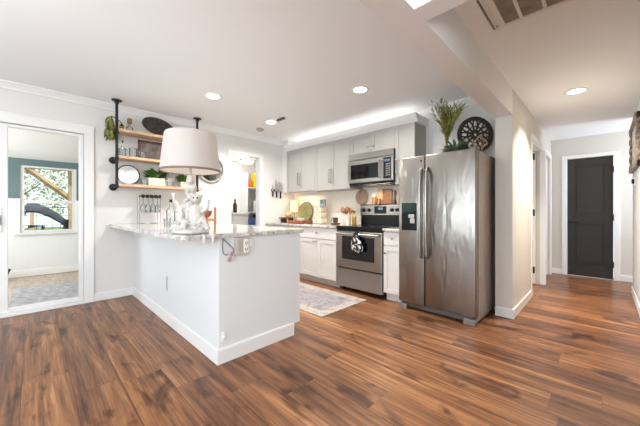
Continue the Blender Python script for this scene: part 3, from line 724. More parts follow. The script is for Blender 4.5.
# wooden stand, bottle and glass behind the lamp
ws = thing('wooden_stand', 'small tan wooden stand on the counter right of the lamp', 'stand', (1.13, 2.5, CT1))
obj('leg', MB().box(1.145, 1.163, 2.46, 2.475, CT1, CT1 + .20, .002, 1), TANW, ws)
obj('leg', MB().box(1.03, 1.048, 2.56, 2.575, CT1, CT1 + .16, .002, 1), TANW, ws)
obj('crossbar', MB().prism([(1.05, 2.555), (1.148, 2.457), (1.158, 2.470), (1.060, 2.568)], CT1 + .075, CT1 + .10, 'z'), TANW, ws)
obj('bowl', MB().lathe([(.02, CT1 + .10), (.05, CT1 + .125), (.062, CT1 + .17), (.056, CT1 + .17), (.044, CT1 + .13), (.01, CT1 + .112)], (1.09, 2.53, 0), 18), REDW, ws, True)
bt = bottle('glass_bottle', 1.13, 3.55, CT1, .048, .30, CLEAR, 'clear bottle with dark neck on the counter behind the lamp figure', group=None, neck=.3)
ta = thing('glass_tumbler', 'clear short tumbler on the counter between stemware rack and lamp', 'glass', (1.03, 3.35, CT1))
obj('tumbler', MB().lathe([(.03, CT1), (.038, CT1 + .09), (.036, CT1 + .09), (.029, CT1 + .006)], (1.03, 3.35, 0), 18), CLEAR, ta, True)

# stemware rack standing on the counter by the wall
RX0, RX1, RY = .985, 1.232, 4.34
rk = thing('stemware_rack', 'black wire rack on the counter by the wall holding stemmed glasses', 'rack', ((RX0 + RX1) / 2, RY, CT1))
b = MB()
for yy in (RY - .06, RY + .06):
    b.tube([(RX0, yy, CT1 + .004), (RX0, yy, CT1 + .36)], .003, 6); b.tube([(RX1, yy, CT1 + .004), (RX1, yy, CT1 + .36)], .003, 6)
    b.tube([(RX0, yy, CT1 + .005), (RX1, yy, CT1 + .005)], .003, 6)
obj('rack_frame', b, STEELD, rk)
b = MB().box(RX0 + .02, RX1 - .005, RY - .07, RY + .07, CT1 + .355, CT1 + .375)
for k in range(5): b.box(RX0 + .02 + k * .05, RX0 + .05 + k * .05, RY - .08, RY - .07, CT1 + .34, CT1 + .385)
obj('hanger_bar', b, BLACK, rk)
def stem_glass(x, y, zt, lab):
    t = thing('wine_glass', lab, 'glass', (x, y, zt - .22), 'stemmed glasses hanging in the rack')
    obj('bowl', MB().lathe([(.026, zt - .21), (.034, zt - .17), (.033, zt - .13), (.020, zt - .10), (.004, zt - .09), (.003, zt - .09), (.018, zt - .104), (.030, zt - .132), (.031, zt - .17), (.024, zt - .21)], (x, y, 0), 16, cap=False), CLEAR, t, True)
    obj('stem', MB().lathe([(.0035, zt - .095), (.003, zt - .02), (.008, zt - .008), (.032, zt - .003), (.032, zt)], (x, y, 0), 16), mat('glass_stem', (112, 106, 98), .15), t, True)
names = ['stemmed glass at the left end of the wire rack', 'second stemmed glass from the left in the wire rack', 'third stemmed glass from the left in the wire rack', 'stemmed glass at the right end of the wire rack']
for k in range(4): stem_glass(RX0 + .05 + k * .058, RY - .02, CT1 + .355, names[k])

# ------------------------------------------------------------------ pipe shelf on the side wall
PX0, PX1, PY = .735, 1.716, 4.25
ps = thing('pipe_shelf', 'black iron pipe wall unit with three oak shelf boards', 'shelf', (1.22, 4.36, 1.43))
for x in (PX0, PX1):
    p = obj('pole', MB().tube([(x, PY, 1.42), (x, PY, ZC - .006)], .016, 12), BLACK, ps, True)
    obj('ceiling_flange', MB().lathe([(.055, ZC), (.055, ZC - .010), (.026, ZC - .014), (.024, ZC - .04)], (x, PY, 0), 20), BLACK, p, True)
    for z in (2.09, 1.775, 1.43):
        obj('wall_bracket', MB().tube([(x, PY, z), (x, YW - .006, z)], .014, 10).lathe([(.045, YW), (.045, YW - .012), (.024, YW - .018), (.022, YW - .05)], (x, 0, z), 20, 'y').ball((x, PY, z), .024, 10), BLACK, p, True)
SHZ = (2.148, 1.815, 1.465)
for z in SHZ: obj('shelf_board', MB().box(PX0 + .018, PX1 + .06, PY - .01, YW - .004, z - .034, z, .003, 1), OAK, ps)
# top shelf
hb = thing('trailing_plant', 'green and yellow leafy bundle hanging on the outer side of the shelf pole', 'plant', (.67, 4.30, 2.02))
b = MB()
rnd = random.Random(4)
for k in range(70):
    a = rnd.uniform(0, 6.28); z = rnd.uniform(2.06, 2.29); r = .03 + .03 * math.sin((z - 2.0) / .3 * PI)
    b.leaf((.67 + .5 * r * math.cos(a), 4.29 + .5 * r * math.sin(a), z), (math.cos(a) * .5, math.sin(a) * .5, -.8), .085, .035, .2)
obj('leaves', b, OLIVE, hb)
b = MB().tube([(.72, 4.262, 2.27), (.69, 4.28, 2.285), (.672, 4.29, 2.24), (.668, 4.295, 2.12), (.665, 4.295, 2.04)], [.006, .010, .022, .024, .010], 8)
obj('stem_bundle', b, mat('moss_green', (70, 84, 44), .7), hb, True)
be = thing('striped_figurine', 'tiny yellow and black striped figurine on top shelf beside the pole', 'figurine', (.806, 4.36, SHZ[0]))
obj('striped_body', MB().lathe([(.018, 2.148), (.024, 2.165), (.026, 2.19), (.02, 2.215)], (.806, 4.36, 0), 14), YELLOW, be, True)
b = MB()
for z in (2.160, 2.184, 2.207): b.lathe([(.0255, z - .006), (.028, z), (.0255, z + .006)], (.806, 4.36, 0), 14)
obj('stripes', b, BLKPL, be, True)
obj('antenna', MB().tube([(.806, 4.36, 2.21), (.80, 4.36, 2.25), (.775, 4.35, 2.272), (.755, 4.34, 2.26)], .005, 6).ball((.806, 4.36, 2.225), .014, 8), BLKPL, be, True)
sb = thing('corked_bottle', 'short clear bottle with square brown stopper on the top shelf', 'bottle', (.895, 4.38, SHZ[0]))
obj('bottle_body', MB().lathe([(.036, 2.148), (.038, 2.155), (.038, 2.21), (.014, 2.235), (.014, 2.262)], (.895, 4.38, 0), 16), CLEAR, sb, True)
obj('stopper', MB().box(.871, .919, 4.356, 4.404, 2.262, 2.326, .004, 1), mat('stopper_brown', (130, 108, 84), .5), sb)
ov = thing('oval_tray', 'large dark oval platter leaning on the wall above the top shelf', 'tray', (1.21, 4.44, SHZ[0]))
b = MB(); n = 40; rings = []
for r, h in ((1.0, .010), (1.0, .020), (.94, .022), (.80, .006), (.45, .004), (.02, .004)):
    rings.append(b.ring([(.205 * r * math.cos(2 * PI * i / n), .125 * r * math.sin(2 * PI * i / n), h) for i in range(n)]))
b.skin(rings); rings = None
back = b.ring([(.205 * math.cos(2 * PI * i / n), .125 * math.sin(2 * PI * i / n), .0) for i in range(n)]); b.bm.faces.new(back)
b.xf(Matrix.Translation((1.25, 4.43, 2.30)) @ Matrix.Rotation(math.radians(-78), 4, 'X').inverted() @ Matrix.Rotation(math.radians(-11), 4, 'Z'))
obj('platter', b, DKTRAY, ov, True, flat=60)
# middle shelf
bottle('small_bottle', .825, 4.41, SHZ[1], .022, .22, CLEAR, 'slim small bottle with dark stopper at the pole end of the middle shelf', mat('dark_cork', (58, 50, 44), .6))
def mug(x, y, z, r, h, lab):
    t = thing('glass_mug', lab, 'mug', (x, y, z), 'clear glass mugs on the middle shelf')
    obj('mug_body', MB().lathe([(r * .9, z), (r, z + .004), (r, z + h), (r - .003, z + h), (r - .004, z + .01), (.002, z + .008)], (x, y, 0), 18), CLEAR, t, True)
    obj('rim', MB().lathe([(r + .001, z + h - .004), (r + .002, z + h), (r - .003, z + h + .001), (r - .004, z + h - .004)], (x, y, 0), 18, cap=False), STEELD, t, True)
    obj('handle', MB().tube([(x + r * .75, y - r * .6, z + h * .8), (x + r * 1.2, y - r * 1.1, z + h * .75), (x + r * 1.2, y - r * 1.1, z + h * .35), (x + r * .75, y - r * .6, z + h * .25)], .005, 6), CLEAR, t, True)
mug(.806, 4.32, SHZ[1], .042, .10, 'glass mug on the middle shelf nearest the pole')
mug(.925, 4.33, SHZ[1], .046, .12, 'taller glass mug on the middle shelf between the other two mugs')
mug(1.03, 4.31, SHZ[1], .036, .09, 'small glass mug on the middle shelf before the framed picture')
fp = thing('framed_picture', 'brown wooden framed dark picture leaning behind the mugs on the middle shelf', 'picture', (1.2, 4.44, SHZ[1]))
b = MB(); fx0, fx1, fz0, fz1 = 1.0, 1.42, 1.816, 2.085
for qd in ((fx0, fx0 + .028, fz0, fz1), (fx1 - .028, fx1, fz0, fz1), (fx0, fx1, fz0, fz0 + .028), (fx0, fx1, fz1 - .028, fz1)): b.box(qd[0], qd[1], 4.42, 4.44, qd[2], qd[3], .002, 1)
obj('frame', b, BROWNW, fp)
obj('picture', MB().box(fx0 + .02, fx1 - .02, 4.432, 4.438, fz0 + .02, fz1 - .02), mat('dark_print', (92, 80, 74), .5, var=.5, vscale=9), fp)
# lowest shelf
pt2 = thing('dinner_plate', 'white plate with thin dark rim leaning on the wall, lowest shelf', 'plate', (.885, 4.43, SHZ[2]))
b = MB().lathe([(.001, 0), (.085, 0), (.128, .012), (.130, .014), (.128, .016), (.088, .006), (.001, .006)], (0, 0, 0), 36)
mtx = Matrix.Translation((.885, 4.41, SHZ[2] + .129)) @ Matrix.Rotation(math.radians(82), 4, 'X')
b.xf(mtx); obj('plate_body', b, PLATEW, pt2, True)
obj('plate_rim', MB().lathe([(.118, .0125), (.132, .0125), (.132, .0195), (.118, .0175)], (0, 0, 0), 36, cap=False).xf(mtx), mat('plate_edge', (58, 60, 66), .3), pt2, True)
b = MB()
for k, (a, rr, zz) in enumerate(((-.03, .02, .05), (.03, .028, -.04), (.0, .018, .07), (.06, .02, -.06))): b.ball((a, zz, .009), (rr * .8, .004, .0015), 10)
obj('plate_motif', b.xf(mtx), mat('motif_grey', (150, 164, 158), .4), pt2, True)
def potted(name, x, y, z, wx, wy, h, lab, spread, ph, seed, potm=CREAM):
    rnd = random.Random(seed)
    t = thing(name, lab, 'potted plant', (x, y, z), 'leafy potted plants on the lowest shelf')
    obj('planter', MB().box(x - wx / 2, x + wx / 2, y - wy / 2, y + wy / 2, z, z + h, .006, 2), potm, t)
    b = MB()
    for k in range(150):
        a = rnd.uniform(0, 6.28); r = rnd.random() ** .5
        p = (x + r * wx * .55 * math.cos(a), y + r * wy * .4 * math.sin(a), z + h - .005 + rnd.random() * ph * .55)
        b.leaf(p, (math.cos(a) * spread, math.sin(a) * spread * .6, rnd.uniform(.1, 1)), rnd.uniform(.05, .095), .05, .25)
    obj('foliage', b, GREEN, t)
potted('potted_herb', 1.19, 4.34, SHZ[2], .20, .11, .105, 'bushy green plant in cream box planter on the lowest shelf', 1.0, .16, 3)
potted('potted_herb', 1.55, 4.33, SHZ[2], .10, .10, .08, 'small green plant on the lowest shelf, close to the lamp shade', .9, .13, 5)
tj = thing('glass_jar', 'short clear jar on the lowest shelf between the two plants', 'jar', (1.37, 4.33, SHZ[2]))
obj('jar_body', MB().lathe([(.035, 1.465), (.04, 1.47), (.04, 1.54), (.036, 1.54), (.034, 1.475)], (1.37, 4.33, 0), 18), CLEAR, tj, True)
tj = thing('glass_jar', 'short clear jar on the lowest shelf between plate and box planter', 'jar', (1.05, 4.31, SHZ[2]))
obj('jar_body', MB().lathe([(.026, 1.465), (.03, 1.47), (.03, 1.545), (.027, 1.545), (.024, 1.475)], (1.05, 4.31, 0), 18), CLEAR, tj, True)

# round metal-rimmed mirror on the wall behind the shade
wc = thing('wall_mirror', 'round mirror with wide metal rim on the wall behind the lamp shade', 'mirror', (2.02, YW, 1.79))
obj('rim', MB().lathe([(.215, YW), (.218, YW - .02), (.205, YW - .034), (.185, YW - .03), (.172, YW - .016), (.17, YW - .006)], (2.02, 0, 1.79), 48, 'y', cap=False), CHROME, wc, True)
obj('mirror_glass', MB().lathe([(.175, YW - .002), (.175, YW - .008)], (2.02, 0, 1.79), 48, 'y'), mat('mirror_silver', (225, 225, 225), .04, 1), wc)

# magnetic knife strip
ks = thing('knife_strip', 'dark magnetic knife strip on the side wall beyond the pantry opening', 'knife rack', (3.33, YW, 1.54))
obj('strip', MB().box(3.20, 3.45, YW - .018, YW, 1.50, 1.545, .003, 1), BROWNW, ks)
KBL = mat('knife_blade', (176, 178, 180), .35, .5)
for k, (x, bl, hl, bw, lab) in enumerate(((3.225, .13, .10, .034, 'short knife nearest the pantry on the magnetic strip'), (3.315, .25, .12, .060, 'long white bladed knife in the middle of the magnetic strip'), (3.41, .21, .13, .085, 'broad knife nearest the cabinets on the magnetic strip'))):
    t = thing('kitchen_knife', lab, 'knife', (x, YW - .03, 1.52), 'knives on the magnetic strip')
    obj('blade', MB().prism([(x - bw / 2, 1.50), (x + bw / 2, 1.50), (x + bw / 2, 1.50 + bl * .6), (x - bw / 2 + .004, 1.50 + bl)], YW - .021, YW - .018, 'y'), KBL, t)
    obj('handle', MB().box(x - .012, x + .012, YW - .034, YW - .012, 1.50 - hl, 1.505, .004, 2), BLKPL, t)

# ------------------------------------------------------------------ kitchen cabinets on the back wall
XU, UZ0, UZ1 = 3.42, 1.48, 2.262
def shaker(y0, y1, z0, z1, x0, th=.02, rail=.055, rec=.008):
    b = MB(); g = .0015; y0 += g; y1 -= g; z0 += g; z1 -= g
    b.box(x0 + rec, x0 + th, y0, y1, z0, z1)
    for q4 in ((y0, y0 + rail, z0, z1), (y1 - rail, y1, z0, z1), (y0 + rail, y1 - rail, z0, z0 + rail), (y0 + rail, y1 - rail, z1 - rail, z1)): b.box(x0, x0 + rec + .001, *q4)
    return b
def bar_handle(x0, y, z0, z1, m=CHROME, horiz=False):
    if horiz: return MB().tube([(x0, z0, y), (x0 - .024, z0, y), (x0 - .028, z0 + .008, y), (x0 - .028, z1 - .008, y), (x0 - .024, z1, y), (x0, z1, y)], .005, 8)
    return MB().tube([(x0, y, z0), (x0 - .024, y, z0), (x0 - .028, y, z0 + .008), (x0 - .028, y, z1 - .008), (x0 - .024, y, z1), (x0, y, z1)], .0055, 8)
def wall_cabinet(y0, y1, z0, z1, splits, handles, lab):
    t = thing('wall_cabinet', lab, 'cabinet', ((XU + XB) / 2, (y0 + y1) / 2, z0), 'greige wall cabinets')
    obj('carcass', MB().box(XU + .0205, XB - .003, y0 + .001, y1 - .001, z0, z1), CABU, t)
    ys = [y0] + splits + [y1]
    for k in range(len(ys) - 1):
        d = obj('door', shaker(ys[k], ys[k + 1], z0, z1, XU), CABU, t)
        if handles[k]: obj('handle', handles[k], CHROME, d, True)
    return t
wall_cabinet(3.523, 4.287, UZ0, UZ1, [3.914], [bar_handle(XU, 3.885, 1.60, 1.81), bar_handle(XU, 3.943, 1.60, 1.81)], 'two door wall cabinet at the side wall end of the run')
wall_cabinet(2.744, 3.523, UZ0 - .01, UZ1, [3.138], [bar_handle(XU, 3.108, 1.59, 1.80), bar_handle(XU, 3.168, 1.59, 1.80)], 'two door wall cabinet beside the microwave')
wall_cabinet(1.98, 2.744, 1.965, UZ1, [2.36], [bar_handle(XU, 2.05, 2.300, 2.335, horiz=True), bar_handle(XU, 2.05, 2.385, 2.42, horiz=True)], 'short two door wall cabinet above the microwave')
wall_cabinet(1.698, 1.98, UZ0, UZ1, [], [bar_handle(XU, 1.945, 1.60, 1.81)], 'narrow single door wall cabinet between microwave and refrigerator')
# crown on top of the wall cabinets; a light strip lies behind it on the cabinet tops
b = MB()
cp = [(0, 0), (-.008, 0), (-.012, .014), (-.030, .028), (-.052, .052), (-.066, .078), (-.074, .084), (-.074, .098), (0, .098)]
b.prism([(XU + .02 + a, UZ1 + z) for a, z in cp], 1.66, 4.30, 'y')
b.box(XU + .021, XB, 1.662, 1.69, UZ1, UZ1 + .095)
struct('trim_crown_cabinets', b, TRIM)
struct('trim_light_strip', MB().box(XU + .12, XU + .18, 1.75, 4.25, UZ1, UZ1 + .012), WHITEP)
area('strip_glow', (XU + .15, 3.0, UZ1 + .02), (0, 0, 1), .05, 2.45, 2.0, (1, .985, .96), 180, rot=(PI, 0, 0))
struct('wall_chase', MB().box(XU + .05, XB, 4.305, YW, UZ0, ZC), WALL)

XR = 3.105
def base_cabinet(y0, y1, doors, lab, drawer_split=.70):
    t = thing('base_cabinet', lab, 'cabinet', ((XR + XB) / 2, (y0 + y1) / 2, 0), 'white base cabinets')
    obj('carcass', MB().box(XR + .0205, XB - .012, y0 + .001, y1 - .001, .10, .872).box(XR + .075, XB - .012, y0 + .001, y1 - .001, 0, .10), CABB, t)
    dw = obj('drawer', shaker(y0, y1, drawer_split, .862, XR, rail=.03, rec=.004), CABB, t)
    ym = (y0 + y1) / 2
    obj('knob', MB().lathe([(.006, XR), (.006, XR - .016), (.014, XR - .022), (.014, XR - .028), (.006, XR - .031)], (0, ym, .785), 14, 'x'), CHROME, dw, True)
    ys = [y0] + doors + [y1]
    for k in range(len(ys) - 1):
        d = obj('door', shaker(ys[k], ys[k + 1], .105, drawer_split - .01, XR), CABB, t)
        if len(ys) == 2: h = MB().lathe([(.006, XR), (.006, XR - .016), (.014, XR - .022), (.014, XR - .028), (.006, XR - .031)], (0, ys[1] - .03, .60), 14, 'x')
        elif k == 1: h = bar_handle(XR, .655, ys[1] + .02, ys[1] + .09, horiz=True)
        else: h = None
        if h: obj('handle', h, CHROME, d, True)
base_cabinet(3.53, 4.40, [3.965], 'white base cabinet in the corner behind the peninsula')
base_cabinet(2.745, 3.53, [3.13], 'white base cabinet with two doors beside the range')
base_cabinet(1.698, 1.955, [], 'narrow white base cabinet between range and refrigerator')
struct('trim_base_filler', MB().box(XR + .03, XB, 4.40, YW, 0, .872), CABB)
def counter(y0, y1, lab):
    b = MB().box(XR - .025, XB - .010, y0, y1, .873, .905, .005, 2)
    return tag(obj('countertop', b, GRANITE), lab, 'countertop', 'granite counters on the back wall')
counter(2.742, YW, 'long granite countertop between the side wall and the range')
counter(1.698, 1.958, 'short granite countertop between range and refrigerator')
struct('backsplash', MB().box(XB - .008, XB, 1.66, YW, .905, UZ0), mat('backsplash_tile', (222, 214, 202), .3))
# under cabinet lamp bar
ul = thing('cabinet_light', 'slim light bar under the wall cabinet in the corner', 'light bar', (3.58, 3.95, UZ0))
obj('bar', MB().box(3.54, 3.60, 3.62, 4.25, UZ0 - .02, UZ0, .003, 1), WHITEP, ul)
area('bar_glow', (-.01, 0, -.024), (0.1, 0, -1), .05, .6, 1.4, (1, .92, .76), 180, ul, rot=(0, .1, 0))

# ------------------------------------------------------------------ range
RY0, RY1, RX = 1.968, 2.732, 3.095
rg = thing('range', 'stainless electric range with black glass cooktop and towel on its handle', 'range', (3.42, 2.35, 0))
obj('body', MB().box(RX + .045, XB - .01, RY0, RY1, .06, .895), BLKPL, rg)
for y in (RY0 + .05, RY1 - .05): obj('foot', MB().lathe([(.02, 0), (.02, .06)], (RX + .12, y, 0), 12), BLKPL, rg)
obj('cooktop', MB().box(RX - .005, XB - .07, RY0, RY1, .895, .915, .004, 2), BLKGLASS, rg)
obj('front_band', MB().box(RX + .012, RX + .05, RY0 + .002, RY1 - .002, .845, .895), BLKPL, rg)
dr = obj('oven_door', MB().box(RX, RX + .045, RY0 + .004, RY1 - .004, .335, .842, .006, 2), STEEL, rg)
obj('oven_window', MB().box(RX - .003, RX + .002, RY0 + .115, RY1 - .105, .455, .775, .002, 1), BLKGLASS, dr)
obj('door_handle', MB().tube([(RX - .045, RY0 + .03, .808), (RX - .045, RY1 - .03, .808)], .014, 12).box(RX - .045, RX + .004, RY0 + .05, RY0 + .075, .797, .819).box(RX - .045, RX + .004, RY1 - .075, RY1 - .05, .797, .819), STEEL, dr, True)
obj('drawer', MB().box(RX, RX + .045, RY0 + .004, RY1 - .004, .06, .318, .006, 2), STEEL, rg)
bg = obj('backguard', MB().box(XB - .085, XB - .01, RY0 + .006, RY1 - .006, 1.06, 1.215, .006, 2), STEEL, rg)
obj('backguard_riser', MB().box(XB - .07, XB - .012, RY0 + .002, RY1 - .002, .915, 1.07, .003, 1).box(XB - .078, XB - .01, RY0, RY0 + .012, 1.05, 1.225).box(XB - .078, XB - .01, RY1 - .012, RY1, 1.05, 1.225).box(XB - .078, XB - .01, RY0, RY1, 1.21, 1.225), BLKPL, rg)
for y in (2.655, 2.56, 2.165, 2.08):
    obj('knob', MB().lathe([(.026, XB - .085), (.026, XB - .10), (.020, XB - .115), (.004, XB - .117)], (0, y, 1.14), 18, 'x'), BLKPL, bg, True)
dp = obj('display', MB().box(XB - .089, XB - .083, 2.26, 2.47, 1.085, 1.195, .002, 1), BLKPL, bg)
obj('screen', MB().box(XB - .091, XB - .088, 2.32, 2.40, 1.145, 1.18), mat('range_display', (60, 74, 92), .2, emit=(150, 180, 215), estr=.2), bg)
b = MB()
for y, r in ((2.55, .10), (2.15, .08)):
    for x in (RX + .16, RX + .42): b.lathe([(r, .9152), (r, .9158), (r - .004, .9158), (r - .004, .9152)], (x, y, 0), 32, cap=False)
obj('burner_ring', b, mat('burner_grey', (62, 62, 64), .4), rg)
# towel over the handle
tw = thing('dish_towel', 'black and white patterned towel knotted over the oven door handle', 'towel', (RX - .05, 2.34, .58))
b = MB(); ny, nz = 18, 16; rows = []
for i in range(nz + 1):
    t = i / nz; z = .835 - t * .255; wd = .022 + .085 * min(1, t * 1.25) ** .9
    row = []
    for j in range(ny + 1):
        s_ = j / ny * 2 - 1; row.append(b.bm.verts.new((RX - .066 - .012 * math.sin(s_ * 9 + t * 2) * (0.4 + t) - .006 * (1 - s_ * s_), 2.335 + s_ * wd + .006 * math.sin(t * 7), z + .012 * math.sin(s_ * 4) * t)))
    rows.append(row)
for r0, r1 in zip(rows, rows[1:]):
    for j in range(ny): b.bm.faces.new((r0[j], r0[j + 1], r1[j + 1], r1[j]))
tf = obj('towel_cloth', b, TOWEL, tw, True, flat=80)
so = tf.modifiers.new('thick', 'SOLIDIFY'); so.thickness = .006; so.offset = 0
obj('towel_loop', MB().tube([(RX - .064, 2.335, .825), (RX - .056, 2.335, .842), (RX - .028, 2.335, .842), (RX - .022, 2.335, .815), (RX - .024, 2.335, .76)], [.018, .016, .016, .016, .014], 8, flat=1.0).ball((RX - .068, 2.335, .80), (.014, .026, .022), 10), TOWEL, tw, True)

# ------------------------------------------------------------------ microwave
MX, MZ0, MZ1 = 3.354, 1.505, 1.962
mw = thing('microwave', 'stainless over the range microwave with black window and control panel', 'microwave', (3.55, 2.35, MZ0))
obj('body', MB().box(MX + .03, XB - .01, RY0, RY1, MZ0, MZ1, .003, 1), BLKPL, mw)
obj('vent_panel', MB().box(MX + .006, MX + .05, RY0 + .003, RY1 - .003, 1.872, MZ1 - .002, .006, 2), STEEL, mw)
md = obj('door', MB().box(MX, MX + .035, 2.138, RY1 - .002, MZ0 + .03, 1.866, .006, 2), STEEL, mw)
obj('door_window', MB().box(MX - .003, MX + .002, 2.19, RY1 - .055, MZ0 + .085, 1.80, .003, 1), BLKGLASS, md)
obj('door_handle', MB().tube([(MX, 2.165, 1.575), (MX - .03, 2.165, 1.60), (MX - .034, 2.165, 1.70), (MX - .03, 2.165, 1.80), (MX, 2.165, 1.825)], .011, 10), STEEL, md, True)
cp_ = obj('control_panel', MB().box(MX, MX + .035, RY0 + .002, 2.135, MZ0 + .03, 1.866, .006, 2), STEEL, mw)
obj('keypad', MB().box(MX - .003, MX + .002, RY0 + .03, 2.115, MZ0 + .06, 1.845, .003, 1), BLKGLASS, cp_)
b = MB()
for r in range(6):
    for c in range(3): b.box(MX - .0045, MX - .002, RY0 + .042 + c * .024, RY0 + .058 + c * .024, 1.60 + r * .03, 1.616 + r * .03)
obj('keys', b, GREY, cp_)
obj('clock_display', MB().box(MX - .0045, MX - .002, RY0 + .045, 2.10, 1.79, 1.825), mat('micro_display', (70, 82, 92), .2, emit=(140, 170, 190), estr=.1), cp_)
obj('underside_light', MB().box(MX + .12, MX + .25, RY0 + .1, RY1 - .1, MZ0 - .012, MZ0), STEELD, mw)
area('hood_lamp', (-.04, -.05, -.02), (.25, 0, -1), .10, .45, 3.0, (1, .76, .52), 180, mw, rot=(0, .25, 0))

# ------------------------------------------------------------------ counter things
ZK = .906
st = thing('serving_stand', 'dark wooden footed board in the counter corner below the knives', 'stand', (3.42, 4.26, ZK))
obj('board', MB().box(3.33, 3.52, 4.12, 4.42, ZK + .075, ZK + .10, .004, 1), BROWNW, st)
for y in (4.16, 4.38): obj('foot', MB().box(3.36, 3.49, y - .015, y + .015, ZK, ZK + .076), BROWNW, st)
tag(obj('squash', MB().lathe([(.01, ZK + .10), (.055, ZK + .11), (.07, ZK + .15), (.05, ZK + .19), (.012, ZK + .205), (.008, ZK + .225)], (3.42, 4.24, 0), 18), mat('squash_tan', (204, 166, 128), .6), smooth=True), 'pale tan squash sitting on the dark footed board', 'squash')
tr = thing('serving_tray', 'long reddish wood tray on the counter before the round plate', 'tray', (3.42, 3.95, ZK))
b = MB().box(3.30, 3.54, 3.68, 4.10, ZK, ZK + .012, .002, 1)
for q4 in ((3.30, 3.312, 3.68, 4.10), (3.528, 3.54, 3.68, 4.10), (3.30, 3.54, 3.68, 3.692), (3.30, 3.54, 4.088, 4.10)): b.box(*q4, ZK, ZK + .05, .002, 1)
obj('tray_body', b, REDW, tr)
zt = ZK + .0125
bottle('soap_bottle', 3.40, 4.03, zt, .024, .17, WHITEP, 'white slim bottle on the reddish tray', GREY)
bottle('soap_bottle', 3.36, 3.985, zt, .022, .15, GREY, 'grey slim bottle on the reddish tray', BLKPL)
bd = thing('butter_dish', 'white covered butter dish on the reddish tray', 'dish', (3.39, 3.84, zt))
obj('dish_base', MB().box(3.345, 3.435, 3.75, 3.93, zt, zt + .015, .004, 2), PORC, bd)
obj('dish_lid', MB().box(3.355, 3.425, 3.76, 3.92, zt + .015, zt + .085, .012, 2), PORC, bd, True)
sbw = thing('small_bowl', 'small green bowl behind the butter dish on the tray', 'bowl', (3.49, 3.91, zt))
obj('bowl_body', MB().lathe([(.02, zt), (.035, zt + .02), (.048, zt + .10), (.044, zt + .10), (.03, zt + .025)], (3.485, 3.91, 0), 18), mat('sage_glaze', (124, 134, 110), .3), sbw, True)
rp = thing('round_platter', 'large round olive green platter with scalloped dark rim leaning on backsplash', 'platter', (3.68, 3.97, ZK))
b = MB(); n = 64; rings = []
for r, h in ((.001, .004), (.13, .004), (.178, .016), (.188, .018), (.188, .010), (.13, -.004), (.001, -.004)):
    rings.append(b.ring([((r + (.006 * abs(math.sin(8 * 2 * PI * i / n)) if r > .15 else 0)) * math.cos(2 * PI * i / n), (r + (.006 * abs(math.sin(8 * 2 * PI * i / n)) if r > .15 else 0)) * math.sin(2 * PI * i / n), h) for i in range(n)]))
PYR = 4.035
mtx = Matrix.Translation((3.69, PYR, ZK + .195)) @ Matrix.Rotation(math.radians(-80), 4, 'Y')
b.skin(rings).xf(mtx); obj('platter_body', b, OLIVEPL, rp, True, flat=60)
b = MB(); b.tube([((.188 + .008 * abs(math.sin(8 * 2 * PI * i / n))) * Vector((math.cos(2 * PI * i / n), math.sin(2 * PI * i / n), 0)) + Vector((0, 0,   .014))) for i in range(n + 1)], .008, 6, cap=False)
obj('platter_rim', b.xf(mtx), mat('rim_umber', (84, 76, 54), .5), rp, True)
cl = thing('accent_lamp', 'small lit lamp with cream shade in the counter corner', 'lamp', (3.62, 4.30, ZK))
obj('lamp_base', MB().lathe([(.05, ZK), (.05, ZK + .012), (.012, ZK + .03), (.02, ZK + .10), (.01, ZK + .17), (.008, ZK + .24)], (3.62, 4.30, 0), 16), CREAM, cl, True)
obj('lamp_shade', MB().lathe([(.085, ZK + .20), (.080, ZK + .42), (.078, ZK + .42), (.083, ZK + .20)], (3.62, 4.30, 0), 24, cap=False), mat('glowing_shade', (240, 222, 170), .8, emit=(255, 226, 150), estr=.10), cl, True)
d = bpy.data.lights.new('accent_glow', 'POINT'); d.energy = .35; d.color = (1, .86, .6); d.shadow_soft_size = .04
o = bpy.data.objects.new('accent_glow', d); C.objects.link(o); o.parent = cl; o.location = (0, 0, .31)
# tower of three cream canisters with a small picture
zz = ZK
for k, (h, wd, lab) in enumerate(((.115, .21, 'cream canister, lowest of the stack under the small picture'), (.10, .19, 'cream canister, middle of the stack under the small picture'), (.085, .17, 'cream canister, topmost of the stack under the small picture'))):
    t = thing('canister', lab, 'canister', (3.55, 3.52, zz), 'stacked cream canisters')
    obj('canister_body', MB().box(3.55 - wd / 2 * .8, 3.55 + wd / 2 * .8, 3.52 - wd / 2, 3.52 + wd / 2, zz, zz + h - .018, .015, 3), CREAM, t, True)
    obj('lid', MB().box(3.55 - wd / 2 * .84, 3.55 + wd / 2 * .84, 3.52 - wd / 2 - .004, 3.52 + wd / 2 + .004, zz + h - .018, zz + h - .002, .006, 2), mat('canister_lid', (214, 196, 168), .5), t, True)
    obj('front_badge', MB().ball((3.55 - wd / 2 * .8 - .001, 3.52, zz + h * .42), (.004, .018, .012), 10), mat('badge_rust', (168, 110, 76), .5), t, True)
    zz += h - .002
pc2 = thing('small_picture', 'tiny grey framed picture on top of the cream canisters', 'picture', (3.56, 3.47, zz))
obj('frame', MB().box(3.57, 3.585, 3.40, 3.545, zz, zz + .125, .003, 1), GREY, pc2)
obj('picture', MB().box(3.567, 3.571, 3.418, 3.527, zz + .018, zz + .107), mat('print_blue_grey', (120, 138, 142), .5, var=.4, vscale=20), pc2)
cb_ = thing('brown_cup', 'dark brown cup standing on a brown dish on the counter', 'cup', (3.42, 3.02, ZK + .03))
obj('cup_body', MB().lathe([(.030, ZK + .031), (.040, ZK + .045), (.042, ZK + .115), (.037, ZK + .115), (.034, ZK + .05)], (3.42, 3.04, 0), 18), mat('espresso_glaze', (66, 44, 34), .35), cb_, True)
obj('cup_handle', MB().tube([(3.41, 3.085, ZK + .10), (3.40, 3.112, ZK + .09), (3.40, 3.112, ZK + .065), (3.41, 3.082, ZK + .055)], .006, 6), mat('espresso_handle', (66, 44, 34), .35), cb_, True)
